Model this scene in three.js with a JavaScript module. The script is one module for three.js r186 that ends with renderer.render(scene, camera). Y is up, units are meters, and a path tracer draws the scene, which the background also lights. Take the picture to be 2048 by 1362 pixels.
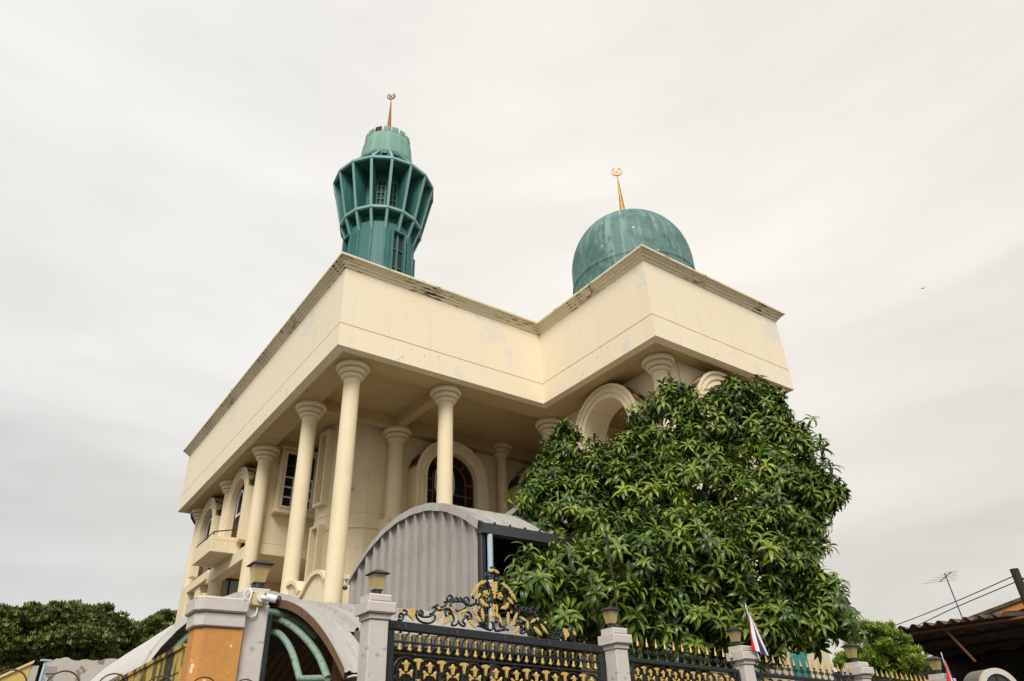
import * as THREE from 'three';
import { mergeGeometries } from 'three/addons/utils/BufferGeometryUtils.js';

// ---------- camera, sky, sun, exposure ----------
const scene = new THREE.Scene();
const camera = new THREE.PerspectiveCamera(51.63, 2048 / 1362, 0.1, 900);
camera.rotation.order = 'YXZ';
camera.position.set(-5.458, 1.6, 14.386);
camera.rotation.set(0.5401, -0.6445, -0.0429);
const EXPOSURE = 2.0, SKY = 0.435, SUN = 1.5;
const SUN_DIR = new THREE.Vector3(-0.50, 0.78, 0.62).normalize();

// deterministic random and noise
function rng(seed) { let a = seed >>> 0; return () => { a = (a + 0x6D2B79F5) | 0; let t = Math.imul(a ^ (a >>> 15), 1 | a); t = (t + Math.imul(t ^ (t >>> 7), 61 | t)) ^ t; return ((t ^ (t >>> 14)) >>> 0) / 4294967296; }; }
function hash(x, y, s) { let h = (Math.imul(x, 374761393) + Math.imul(y, 668265263) + Math.imul(s, 974634777)) | 0; h = Math.imul(h ^ (h >>> 13), 1274126177); return ((h ^ (h >>> 16)) >>> 0) / 4294967296; }
function vn(x, y, px, py, s) {   // value noise with period px, py
  const xi = Math.floor(x), yi = Math.floor(y), fx = x - xi, fy = y - yi, u = fx * fx * (3 - 2 * fx), v = fy * fy * (3 - 2 * fy);
  const m = (a, p) => ((a % p) + p) % p, x0 = m(xi, px), x1 = m(xi + 1, px), y0 = m(yi, py), y1 = m(yi + 1, py);
  return (hash(x0, y0, s) * (1 - u) + hash(x1, y0, s) * u) * (1 - v) + (hash(x0, y1, s) * (1 - u) + hash(x1, y1, s) * u) * v;
}
function fbm(u, v, fx, fy, oct, s) { let a = 0, w = 0.5, t = 0; for (let i = 0; i < oct; i++) { a += w * vn(u * fx, v * fy, fx, fy, s + i); t += w; w *= 0.55; fx *= 2; fy *= 2; } return a / t; }
const sstep = (a, b, x) => { const t = Math.min(1, Math.max(0, (x - a) / (b - a))); return t * t * (3 - 2 * t); };
const mix = (a, b, t) => a + (b - a) * t;
const mix3 = (a, b, t) => [mix(a[0], b[0], t), mix(a[1], b[1], t), mix(a[2], b[2], t)];

{ // overcast sky: pale grey cloud, warmer towards the hidden sun
  const W = 1024, H = 512, d = new Float32Array(W * H * 4), warmDir = new THREE.Vector3(0.93, 0.62, -0.25).normalize();
  const leftDir = new THREE.Vector3(-0.1, 0.25, -1).normalize();
  for (let j = 0; j < H; j++) for (let i = 0; i < W; i++) {
    const el = ((j + 0.5) / H - 0.5) * Math.PI, az = ((i + 0.5) / W - 0.5) * 2 * Math.PI;
    const y = Math.sin(el), x = Math.cos(el) * Math.cos(az), z = Math.cos(el) * Math.sin(az);
    let L = 1;
    const u = i / W, v = j / H;
    const c1 = fbm(u, v, 6, 9, 5, 11), c2 = fbm(u + 0.13 * c1, v * 1.0 + 0.05 * c1, 14, 30, 5, 37);
    L *= 0.76 + 0.245 * sstep(-0.05, 0.55, y);
    const w = sstep(0.35, 1.0, x * warmDir.x + y * warmDir.y + z * warmDir.z);
    const g = sstep(0.55, 1.0, x * leftDir.x + y * leftDir.y + z * leftDir.z);
    L *= 1 + 0.05 * w - 0.05 * g;
    const c3 = fbm(u + 0.08 * c1, v + 0.04 * c2, 22, 60, 5, 53); L *= 1 + 0.30 * (c1 - 0.5) + (0.30 * (c2 - 0.5) + 0.24 * (c3 - 0.5)) * (1 - 0.65 * sstep(0.15, 0.8, y));
    if (y < 0) L *= 0.8;
    const k = (j * W + i) * 4;
    d[k] = SKY * L * (1.0 + 0.02 * w); d[k + 1] = SKY * L * (0.992 - 0.010 * w); d[k + 2] = SKY * L * (0.972 - 0.055 * w); d[k + 3] = 1;
  }
  const t = new THREE.DataTexture(d, W, H, THREE.RGBAFormat, THREE.FloatType);
  t.mapping = THREE.EquirectangularReflectionMapping; t.magFilter = t.minFilter = THREE.LinearFilter; t.wrapS = THREE.RepeatWrapping; t.needsUpdate = true;
  scene.background = t; scene.environment = t;
}
const sun = new THREE.DirectionalLight(new THREE.Color(1.0, 0.965, 0.90), SUN);
sun.position.copy(SUN_DIR).multiplyScalar(60); sun.castShadow = true; sun.shadow.radius = 45;
sun.shadow.mapSize.set(2048, 2048); Object.assign(sun.shadow.camera, { left: -35, right: 35, top: 35, bottom: -35, near: 1, far: 140 });
scene.add(sun, sun.target);
const renderer = new THREE.WebGLRenderer({ antialias: true });
renderer.toneMapping = THREE.LinearToneMapping; renderer.toneMappingExposure = EXPOSURE; renderer.shadowMap.enabled = true;

// ---------- textures and materials ----------
function tex(n, fn, tile = 1, srgb = true) {
  const d = new Uint8Array(n * n * 4);
  for (let j = 0; j < n; j++) for (let i = 0; i < n; i++) { const c = fn(i / n, j / n), k = (j * n + i) * 4; d[k] = Math.max(0, Math.min(255, c[0])); d[k + 1] = Math.max(0, Math.min(255, c[1])); d[k + 2] = Math.max(0, Math.min(255, c[2])); d[k + 3] = 255; }
  const t = new THREE.DataTexture(d, n, n, THREE.RGBAFormat); t.wrapS = t.wrapT = THREE.RepeatWrapping; t.magFilter = THREE.LinearFilter; t.minFilter = THREE.LinearMipmapLinearFilter; t.generateMipmaps = true;
  if (srgb) t.colorSpace = THREE.SRGBColorSpace; t.repeat.set(1 / tile, 1 / tile); t.needsUpdate = true; return t;
}
const fineBump = tex(512, (u, v) => { const a = 90 * fbm(u, v, 40, 40, 4, 71) + 130 * fbm(u, v, 8, 8, 3, 75); return [a, a, a]; }, 1.2, false);
const std = (o) => new THREE.MeshStandardMaterial({ side: THREE.DoubleSide, ...o });
const phy = (o) => new THREE.MeshPhysicalMaterial({ side: THREE.DoubleSide, ...o });
const CREAM = [240, 226, 199], CREAM2 = [235, 219, 189];
const M = {};
// painted fascia: cream paint, flaked to a pale undercoat in irregular patches
M.fascia = std({ roughness: 0.85, bumpMap: fineBump, bumpScale: 0.003, map: tex(1024, (u, v) => {
  let c = mix3(CREAM, CREAM2, fbm(u, v, 5, 5, 4, 1) * 0.9);
  const st = fbm(u, v, 60, 3, 3, 5); c = mix3(c, [214, 198, 162], 0.16 * sstep(0.6, 0.85, st));
  const p = fbm(u, v, 12, 12, 6, 9), q = fbm(u, v, 3, 3, 2, 13); c = mix3(c, [222, 216, 204], 0.75 * sstep(0.66, 0.69, p * 0.75 + q * 0.3));
  const s = fbm(u, v, 90, 60, 5, 19) * 0.8 + 0.25 * fbm(u, v, 4, 4, 2, 23); c = mix3(c, [164, 148, 118], 0.6 * (v > 0.515 && v < 0.585 ? sstep(0.755, 0.79, s) : sstep(0.825, 0.85, s)));
  return c; }, 7) });
M.wall = std({ roughness: 0.88, bumpMap: fineBump, bumpScale: 0.003, map: tex(512, (u, v) => {
  let c = mix3([234, 219, 187], [226, 209, 173], fbm(u, v, 6, 6, 4, 101));
  c = mix3(c, [200, 180, 138], 0.2 * sstep(0.55, 0.85, fbm(u, v, 40, 3, 3, 105))); c = mix3(c, [186, 166, 126], 0.3 * sstep(0.66, 0.84, fbm(u, v, 12, 7, 4, 107)));
  return c; }, 4) });
M.soffit = std({ roughness: 0.9, bumpMap: fineBump, bumpScale: 0.003, map: tex(512, (u, v) => {  // aged paint, with the ceiling shade also deepened in the colour
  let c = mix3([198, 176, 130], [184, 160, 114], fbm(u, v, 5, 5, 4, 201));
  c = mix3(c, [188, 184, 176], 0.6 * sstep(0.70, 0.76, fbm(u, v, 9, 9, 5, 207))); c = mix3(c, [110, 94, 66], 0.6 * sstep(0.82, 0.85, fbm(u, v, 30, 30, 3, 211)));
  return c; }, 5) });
M.cornice = std({ roughness: 0.9, map: tex(1024, (u, v) => {
  let c = mix3([236, 224, 197], [222, 207, 175], fbm(u, v, 10, 30, 4, 301));
  const m = fbm(u, v, 30, 160, 4, 305) * 0.65 + fbm(u, v, 7, 7, 3, 309) * 0.5 - 0.03; c = mix3(c, [120, 106, 82], 0.75 * sstep(0.66, 0.73, m)); c = mix3(c, [56, 50, 40], 0.8 * sstep(0.74, 0.80, m));
  return c; }, 6) });
M.mould = std({ roughness: 0.95, map: tex(512, (u, v) => {   // black algae on the tops of the window hoods
  let c = mix3([206, 188, 146], [190, 170, 126], fbm(u, v, 6, 6, 4, 401));
  const m = fbm(u, v, 7, 9, 5, 405); c = mix3(c, [116, 98, 66], sstep(0.40, 0.50, m)); c = mix3(c, [52, 44, 32], 0.9 * sstep(0.50, 0.60, m));
  return c; }, 2.4) });
M.pier = std({ roughness: 0.9, bumpMap: fineBump, bumpScale: 0.004, map: tex(512, (u, v) => {
  let c = mix3([204, 196, 188], [190, 182, 173], fbm(u, v, 6, 6, 4, 501));
  c = mix3(c, [120, 112, 102], 0.45 * sstep(0.70, 0.82, fbm(u, v, 16, 20, 5, 507))); c = mix3(c, [88, 80, 70], 0.4 * sstep(0.80, 0.86, fbm(u, v, 50, 24, 3, 511)));
  return c; }, 1.3) });
M.orange = std({ roughness: 0.85, bumpMap: fineBump, bumpScale: 0.006, map: tex(512, (u, v) => {
  let c = mix3([206, 148, 82], [192, 134, 72], fbm(u, v, 5, 5, 4, 601)); c = mix3(c, [190, 130, 80], 0.5 * sstep(0.6, 0.75, fbm(u, v, 40, 4, 3, 603)));
  c = mix3(c, [226, 216, 196], 0.9 * sstep(0.80, 0.82, fbm(u, v, 24, 20, 3, 607))); return c; }, 1.1) });
M.moss = std({ roughness: 0.95, bumpMap: fineBump, bumpScale: 0.004, map: tex(512, (u, v) => {
  let c = mix3([196, 168, 84], [172, 146, 68], fbm(u, v, 6, 6, 4, 651));
  const m = fbm(u, v, 22, 3, 4, 655) * 0.7 + fbm(u, v, 10, 10, 4, 659) * 0.4; c = mix3(c, [96, 80, 34], 0.8 * sstep(0.54, 0.60, m)); c = mix3(c, [34, 30, 16], 0.9 * sstep(0.60, 0.68, m)); return c; }, 1.6) });
M.yellow = std({ color: new THREE.Color(0.60, 0.43, 0.13), roughness: 0.85, bumpMap: fineBump, bumpScale: 0.003 });
const tealTex = (seed, tile) => tex(512, (u, v) => {
  let c = mix3([78, 116, 110], [92, 130, 122], fbm(u, v, 7, 5, 4, seed)); const st = fbm(u, v, 36, 2, 3, seed + 4); c = mix3(c, [142, 160, 152], 0.75 * sstep(0.5, 0.8, st)); c = mix3(c, [64, 98, 92], 0.55 * sstep(0.5, 0.66, fbm(u, v, 12, 9, 5, seed + 20)));
  c = mix3(c, [54, 90, 84], 0.5 * sstep(0.60, 0.70, fbm(u, v, 24, 16, 4, seed + 8))); c = mix3(c, [214, 214, 190], 0.9 * sstep(0.835, 0.85, fbm(u, v, 20, 18, 3, seed + 12))); return c; }, tile);
M.dome = std({ roughness: 0.6, map: tealTex(701, 4) });
M.teal = std({ roughness: 0.6, map: tex(512, (u, v) => {
  let c = mix3([44, 102, 96], [56, 116, 110], fbm(u, v, 6, 6, 4, 731)); c = mix3(c, [104, 138, 130], 0.5 * sstep(0.58, 0.78, fbm(u, v, 40, 2, 3, 735))); return c; }, 3) });
M.tealPale = std({ roughness: 0.7, map: tex(512, (u, v) => {
  let c = mix3([104, 148, 134], [126, 166, 150], fbm(u, v, 6, 5, 4, 751)); c = mix3(c, [150, 172, 156], 0.5 * sstep(0.5, 0.7, fbm(u, v, 30, 2, 3, 755)));
  c = mix3(c, [146, 112, 58], 0.7 * sstep(0.70, 0.78, fbm(u, v, 44, 2, 3, 759))); return c; }, 2.5) });
M.tealEdge = std({ color: new THREE.Color(0.20, 0.38, 0.345), roughness: 0.6 });
M.rust = std({ roughness: 0.9, map: tex(256, (u, v) => mix3([112, 48, 22], [70, 34, 20], fbm(u, v, 8, 8, 4, 801)), 0.8) });
M.brass = std({ roughness: 0.5, metalness: 0.25, map: tex(256, (u, v) => { let c = mix3([208, 162, 72], [182, 134, 56], fbm(u, v, 6, 6, 3, 821)); return mix3(c, [104, 70, 30], 0.8 * sstep(0.6, 0.72, fbm(u, v, 12, 30, 3, 825))); }, 0.7) });
M.gold = std({ roughness: 0.45, metalness: 0.15, map: tex(256, (u, v) => { let c = mix3([216, 186, 114], [190, 154, 82], fbm(u, v, 6, 6, 3, 841)); return mix3(c, [120, 84, 32], 0.75 * sstep(0.62, 0.74, fbm(u, v, 16, 16, 3, 845))); }, 0.25) });
M.goldDull = std({ roughness: 0.6, map: tex(256, (u, v) => { let c = mix3([196, 166, 88], [176, 148, 84], fbm(u, v, 6, 6, 3, 851)); return mix3(c, [116, 96, 56], 0.7 * sstep(0.6, 0.72, fbm(u, v, 16, 16, 3, 855))); }, 0.25) });
M.iron = std({ roughness: 0.42, metalness: 0.2, map: tex(256, (u, v) => { let c = mix3([30, 33, 35], [44, 47, 48], fbm(u, v, 8, 8, 4, 861)); return mix3(c, [120, 122, 120], 0.6 * sstep(0.78, 0.83, fbm(u, v, 20, 20, 3, 865))); }, 0.5) });
const galv = (seed, tile, a, b) => tex(512, (u, v) => { let c = mix3(a, b, fbm(u, v, 6, 6, 5, seed)); c = mix3(c, [124, 116, 108], 0.35 * sstep(0.55, 0.8, fbm(u, v, 26, 5, 4, seed + 4))); return mix3(c, [88, 76, 64], 0.7 * sstep(0.86, 0.88, fbm(u, v, 48, 48, 3, seed + 8))); }, tile);
M.sheet = std({ roughness: 0.5, metalness: 0.25, map: galv(901, 2.2, [178, 172, 166], [152, 146, 140]) });
M.sheetRoof = std({ roughness: 0.55, metalness: 0.15, map: galv(921, 2.0, [188, 185, 180], [164, 160, 154]) });
M.sheetRust = std({ roughness: 0.85, map: galv(931, 1.2, [132, 98, 68], [98, 72, 50]) });
M.asbestos = std({ roughness: 0.95, map: tex(512, (u, v) => { let c = mix3([108, 90, 72], [80, 66, 52], fbm(u, v, 8, 8, 4, 941)); return mix3(c, [46, 38, 30], 0.7 * sstep(0.55, 0.68, fbm(u, v, 16, 12, 4, 945))); }, 1.6) });
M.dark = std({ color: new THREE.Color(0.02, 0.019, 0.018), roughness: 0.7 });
M.gutter = std({ color: new THREE.Color(0.045, 0.047, 0.048), roughness: 0.55 });
M.gutterTan = std({ color: new THREE.Color(0.16, 0.145, 0.125), roughness: 0.6 });
M.white = std({ color: new THREE.Color(0.72, 0.72, 0.71), roughness: 0.5 });
M.bluePipe = std({ color: new THREE.Color(0.42, 0.53, 0.60), roughness: 0.45 });
M.greenPipe = std({ roughness: 0.6, map: tex(256, (u, v) => { let c = mix3([124, 156, 138], [148, 172, 156], fbm(u, v, 6, 6, 4, 961)); return mix3(c, [138, 98, 52], 0.85 * sstep(0.60, 0.70, fbm(u, v, 12, 12, 4, 965))); }, 0.5) });
M.glass = phy({ color: new THREE.Color(0.012, 0.012, 0.012), roughness: 0.12, specularIntensity: 0.5 });
M.glassBlue = phy({ color: new THREE.Color(0.30, 0.38, 0.43), roughness: 0.2 });
M.wood = std({ color: new THREE.Color(0.17, 0.062, 0.022), roughness: 0.6 });
M.amber = phy({ color: new THREE.Color(0.80, 0.66, 0.30), roughness: 0.4, transmission: 0.6, thickness: 0, bumpMap: fineBump, bumpScale: 0.004 });
M.lampBlack = std({ color: new THREE.Color(0.02, 0.02, 0.022), roughness: 0.5 });
M.junction = std({ color: new THREE.Color(0.60, 0.50, 0.26), roughness: 0.5 });
M.plasterOld = std({ roughness: 0.9, bumpMap: fineBump, bumpScale: 0.004, map: tex(512, (u, v) => { let c = mix3([190, 184, 176], [172, 164, 154], fbm(u, v, 6, 6, 4, 981)); return mix3(c, [112, 98, 82], 0.7 * sstep(0.6, 0.7, fbm(u, v, 14, 10, 4, 985))); }, 1.5) });
M.ground = std({ roughness: 0.95, map: tex(512, (u, v) => { const c = mix3([92, 88, 84], [74, 71, 68], fbm(u, v, 10, 10, 5, 991)); return mix3(c, [54, 52, 50], 0.5 * sstep(0.6, 0.75, fbm(u, v, 30, 30, 3, 995))); }, 6) });
M.bark = std({ roughness: 0.95, map: tex(256, (u, v) => mix3([92, 78, 62], [48, 40, 32], fbm(u, v, 10, 4, 4, 997)), 0.8) });
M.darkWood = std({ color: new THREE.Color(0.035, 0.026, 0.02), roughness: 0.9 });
M.rustBeam = std({ color: new THREE.Color(0.16, 0.07, 0.03), roughness: 0.9 });
M.orangeTrim = std({ color: new THREE.Color(0.48, 0.20, 0.05), roughness: 0.8 });
M.tealPanel = std({ color: new THREE.Color(0.05, 0.30, 0.27), roughness: 0.6 });
M.wire = std({ color: new THREE.Color(0.10, 0.055, 0.03), roughness: 0.8 });

// ---------- helpers ----------
const names = {};
function numbered(n) { const k = names[n] || 0; names[n] = k + 1; return k ? n + '_' + String(k).padStart(3, '0') : n; }
function triUV(g0) {    // uv in metres, from the plane each face lies closest to
  const g = g0.index ? g0.toNonIndexed() : g0.clone();
  for (const k of Object.keys(g.attributes)) if (!['position', 'normal'].includes(k)) g.deleteAttribute(k);
  if (!g.attributes.normal) g.computeVertexNormals();
  const p = g.attributes.position, n = p.count, uv = new Float32Array(n * 2), a = new THREE.Vector3(), b = new THREE.Vector3(), c = new THREE.Vector3();
  for (let i = 0; i < n; i += 3) {
    a.fromBufferAttribute(p, i); b.fromBufferAttribute(p, i + 1).sub(a); c.fromBufferAttribute(p, i + 2).sub(a); b.cross(c);
    const X = Math.abs(b.x), Y = Math.abs(b.y), Z = Math.abs(b.z);
    for (let j = 0; j < 3; j++) { const x = p.getX(i + j), y = p.getY(i + j), z = p.getZ(i + j); if (X >= Y && X >= Z) { uv[(i + j) * 2] = z; uv[(i + j) * 2 + 1] = y; } else if (Z >= Y) { uv[(i + j) * 2] = x; uv[(i + j) * 2 + 1] = y; } else { uv[(i + j) * 2] = x; uv[(i + j) * 2 + 1] = z; } }
  }
  g.setAttribute('uv', new THREE.BufferAttribute(uv, 2)); return g;
}
const merge = (list) => mergeGeometries(list.map(triUV));
function mesh(parent, name, geom, mat, raw) {
  const g = raw ? geom : Array.isArray(geom) ? merge(geom) : triUV(geom);
  const m = new THREE.Mesh(g, mat); m.name = name; m.castShadow = m.receiveShadow = true; parent.add(m); return m;
}
function tag(o, label, category, group, kind) { o.userData = { label, category }; if (group) o.userData.group = group; if (kind) o.userData.kind = kind; return o; }
function thing(name, label, category, group, pos = [0, 0, 0], ry = 0) { const g = new THREE.Group(); g.name = numbered(name); g.position.set(...pos); g.rotation.y = ry; scene.add(g); return tag(g, label, category, group); }
const box = (x0, x1, y0, y1, z0, z1) => new THREE.BoxGeometry(x1 - x0, y1 - y0, z1 - z0).translate((x0 + x1) / 2, (y0 + y1) / 2, (z0 + z1) / 2);
function bevBox(x0, x1, y0, y1, z0, z1, b = 0.01) {   // box with chamfered edges
  const s = new THREE.Shape(); s.moveTo(x0 + b, y0 + b); s.lineTo(x1 - b, y0 + b); s.lineTo(x1 - b, y1 - b); s.lineTo(x0 + b, y1 - b); s.closePath();
  return new THREE.ExtrudeGeometry(s, { depth: z1 - z0 - 2 * b, bevelEnabled: true, bevelSize: b, bevelThickness: b, bevelSegments: 1 }).translate(0, 0, z0 + b);
}
const V = (x, y, z) => new THREE.Vector3(x, y, z);
function tube(pts, r, seg = 0, rad = 6, closed = false) { const c = new THREE.CatmullRomCurve3(pts.map((p) => V(...p)), closed, 'centripetal'); return new THREE.TubeGeometry(c, seg || pts.length * 3, r, rad, closed); }
function bar(a, b, r, rad = 8) { const d = V(...b).sub(V(...a)), g = new THREE.CylinderGeometry(r, r, d.length(), rad); g.applyQuaternion(new THREE.Quaternion().setFromUnitVectors(V(0, 1, 0), d.clone().normalize())); return g.translate((a[0] + b[0]) / 2, (a[1] + b[1]) / 2, (a[2] + b[2]) / 2); }
function lathe(p, n = 40) { return new THREE.LatheGeometry(p.map((q) => new THREE.Vector2(q[0], q[1])), n); }
function shapeOf(pts) { const s = new THREE.Shape(); pts.forEach((p, i) => i ? s.lineTo(p[0], p[1]) : s.moveTo(p[0], p[1])); s.closePath(); return s; }
const extrude = (s, d, b = 0) => new THREE.ExtrudeGeometry(s, b ? { depth: d - 2 * b, bevelEnabled: true, bevelSize: b, bevelThickness: b, bevelOffset: -b, bevelSegments: 1, curveSegments: 24 } : { depth: d, bevelEnabled: false, curveSegments: 24 }).translate(0, 0, b);
function quads(list) {   // list of [a, b, c, d] corner points
  const v = []; for (const [a, b, c, d] of list) v.push(...a, ...b, ...c, ...a, ...c, ...d);
  const g = new THREE.BufferGeometry(); g.setAttribute('position', new THREE.Float32BufferAttribute(v, 3)); g.computeVertexNormals(); return g;
}

// ---------- ground ----------
tag(mesh(scene, 'ground', new THREE.PlaneGeometry(700, 700).rotateX(-Math.PI / 2), M.ground), 'grey concrete yard and street in front of the mosque', 'ground', null, 'structure');

// ---------- mosque ----------
const B = 10.572, TOP = B + 2.4, CTOP = 13.195, GRV = B + 0.641, CEIL = B + 0.36;
const mosque = thing('mosque_building', 'cream two storey mosque with tall porch columns, deep parapet and green dome', 'mosque');
const POLY = [[0, 0], [6.41, 0], [6.41, 4.53], [12.11, 4.53], [12.11, -15.31], [0, -15.31]];   // roof outline, x and z
function offsetAt(i, d) {
  const n = POLY.length, p = POLY[i], a = POLY[(i + n - 1) % n], c = POLY[(i + 1) % n];
  const nrm = (u, v) => { const dx = v[0] - u[0], dz = v[1] - u[1], l = Math.hypot(dx, dz); return [-dz / l, dx / l]; };
  const n1 = nrm(a, p), n2 = nrm(p, c), k = 1 + n1[0] * n2[0] + n1[1] * n2[1];
  return [p[0] + d * (n1[0] + n2[0]) / k, p[1] + d * (n1[1] + n2[1]) / k];
}
function sweepEdge(i, prof) {
  const q = [], j = (i + 1) % POLY.length;
  for (let k = 0; k + 1 < prof.length; k++) { const [d0, y0] = prof[k], [d1, y1] = prof[k + 1], a = offsetAt(i, d0), b = offsetAt(j, d0), c = offsetAt(j, d1), e = offsetAt(i, d1); q.push([[a[0], y0, a[1]], [b[0], y0, b[1]], [c[0], y1, c[1]], [e[0], y1, e[1]]]); }
  return quads(q);
}
for (let i = 0; i < 6; i++) {
  const f = mesh(mosque, 'parapet_wall', sweepEdge(i, [[-0.25, B], [0, B], [0, GRV - 0.013], [-0.03, GRV - 0.013], [-0.03, GRV + 0.013], [0, GRV + 0.013], [0, TOP - 0.03]]), M.fascia);
  mesh(f, 'cornice', sweepEdge(i, [[-0.02, TOP - 0.075], [0.0, TOP - 0.075], [0.03, TOP - 0.05], [0.05, TOP - 0.02], [0.052, TOP + 0.01], [0.072, TOP + 0.014], [0.10, TOP + 0.032], [0.11, TOP + 0.05], [0.11, TOP + 0.08], [0.13, TOP + 0.084], [0.155, TOP + 0.10], [0.165, TOP + 0.115], [0.165, TOP + 0.142], [0.19, TOP + 0.146], [0.225, TOP + 0.158], [0.237, TOP + 0.17], [0.237, CTOP], [-0.22, CTOP], [-0.22, TOP - 0.6]]), M.cornice);
}
mesh(mosque, 'roof_deck', new THREE.ShapeGeometry(shapeOf(POLY.map(([x, z]) => [x, -z]))).rotateX(-Math.PI / 2).translate(0, 12.3, 0), M.plasterOld);
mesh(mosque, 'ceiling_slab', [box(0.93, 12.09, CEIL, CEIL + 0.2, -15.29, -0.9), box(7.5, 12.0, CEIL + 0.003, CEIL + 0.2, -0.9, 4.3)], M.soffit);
// edge beams under the parapet and the porch beams
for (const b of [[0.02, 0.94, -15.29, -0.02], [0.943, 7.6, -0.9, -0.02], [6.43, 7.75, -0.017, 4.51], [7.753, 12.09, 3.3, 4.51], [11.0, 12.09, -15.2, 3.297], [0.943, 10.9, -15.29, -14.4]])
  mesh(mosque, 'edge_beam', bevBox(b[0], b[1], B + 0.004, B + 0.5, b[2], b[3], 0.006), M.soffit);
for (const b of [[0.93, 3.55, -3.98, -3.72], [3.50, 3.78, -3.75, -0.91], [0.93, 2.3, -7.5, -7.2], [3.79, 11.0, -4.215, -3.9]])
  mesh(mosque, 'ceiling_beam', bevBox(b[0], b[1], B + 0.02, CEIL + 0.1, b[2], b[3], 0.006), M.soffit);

// columns
const shaftG = triUV(lathe([[0.24, 0], [0.24, 0.3], [0.212, 0.34], [0.210, 5], [0.205, 10.2]], 36));
function capGeom(s) {   // three stacked round mouldings, each wider than the one below
  const ring = (r, y0, y1) => { const h = y1 - y0, p = [[0.15, y0], [r - h * 0.42, y0], [r - h * 0.42, y0]]; for (let k = 0; k <= 12; k++) { const t = -Math.PI / 2 + Math.PI * k / 12; p.push([r - h * 0.42 + h * 0.42 * Math.cos(t), (y0 + y1) / 2 + h / 2 * Math.sin(t)]); } p.push([r - h * 0.42, y1], [0.15, y1]); return lathe(p.map(([a, b]) => [a * s, b]), 44); };
  return merge([ring(0.285, 0, 0.115), ring(0.355, 0.123, 0.245), lathe([[0.15, 0.112], [0.245, 0.112], [0.245, 0.13]].map(([a, b]) => [a * s, b]), 36), lathe([[0.29, 0.24], [0.29, 0.262]].map(([a, b]) => [a * s, b]), 36), ring(0.44, 0.255, 0.385), lathe([[0.40, 0.38], [0.40, 0.412]].map(([a, b]) => [a * s, b]), 36)]);
}
const capG = capGeom(1), capS = capGeom(0.86);
function column(x, z, top = B + 0.002, small = false, base = 0) {
  const h = top - base - 0.4, c = mesh(mosque, 'column', shaftG, M.wall, true); c.position.set(x, base, z); c.scale.set(small ? 0.86 : 1, h / 10.2, small ? 0.86 : 1);
  const k = mesh(c, 'capital', small ? capS : capG, M.wall, true); k.position.y = 10.2; k.scale.set(small ? 1 / 0.86 : 1, 10.2 / h, small ? 1 / 0.86 : 1);
  return c;
}
column(0.80, -0.84); column(0.78, -3.60); column(0.79, -7.35); column(0.83, -11.0); column(0.82, -14.7);
column(3.57, -0.80); column(7.38, -0.97); column(7.38, 3.66); column(11.35, 3.66);
column(3.70, -3.92); column(7.70, -4.0, CEIL + 0.002, true);

// walls behind the columns
const wallBox = (...a) => mesh(mosque, 'wall', bevBox(...a, 0.012), M.wall);
wallBox(1.25, 1.55, 7.6, CEIL + 0.1, -14.9, -7.80);                 // left wall, upper storey
wallBox(1.0, 3.2, 7.64, CEIL + 0.1, -7.79, -7.5);                    // set-back wall with the square window
wallBox(3.62, 11.19, 0, CEIL + 0.1, -4.6, -4.22);                      // porch wall with the arched window
wallBox(3.62, 3.9, 7.3, CEIL + 0.1, -6.0, -4.61);
function pierced(x0, x1, xc, r, y0, h, th) { const s = shapeOf([[x0, 0], [x1, 0], [x1, CEIL + 0.1], [x0, CEIL + 0.1]]), hole = new THREE.Path(); hole.moveTo(xc - r, y0); hole.lineTo(xc + r, y0); hole.lineTo(xc + r, y0 + h); hole.absarc(xc, y0 + h, r, 0, Math.PI, false); hole.closePath(); s.holes.push(hole); return mesh(mosque, 'wall', extrude(s, th), M.wall); }
{ const w = pierced(-1.1, 3.86, 1.75, 0.87, 7.4, 1.87, 0.32); w.rotation.y = -Math.PI / 2; w.position.x = 7.9; }   // right block, side
pierced(7.91, 11.5, 9.2, 0.79, 7.4, 1.88, 0.33).position.z = 3.55;                                                  // right block, front
wallBox(7.91, 11.19, 0, CEIL + 0.1, -1.1, -0.8); mesh(mosque, 'floor_slab', bevBox(7.91, 11.19, 7.05, 7.38, -0.79, 3.54, 0.01), M.wall);  // unseen floor of this room, added to block light from below
wallBox(11.2, 11.5, 0, CEIL + 0.1, -15, 3.54);
wallBox(1.56, 11.19, 0, CEIL + 0.1, -15.0, -14.7);
wallBox(1.0, 3.5, 0, 7.3, -11.4, -11.1);                             // ground floor under the set-back wall
wallBox(3.2, 3.5, 0, 7.3, -11.0, -6.9);
for (const a of [[1.0, 3.5, 7.3, 7.63, -11.4, -7.48], [3.45, 7.5, 7.32, 7.82, -5.2, -3.75], [0.62, 1.5, 7.32, 7.6, -14.9, -11.41]]) mesh(mosque, 'floor_slab', bevBox(...a, 0.01), M.wall);
mesh(mosque, 'floor_beam', bevBox(0.62, 0.97, 7.12, 7.5, -11.4, -7.6, 0.012), M.wall);
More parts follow.
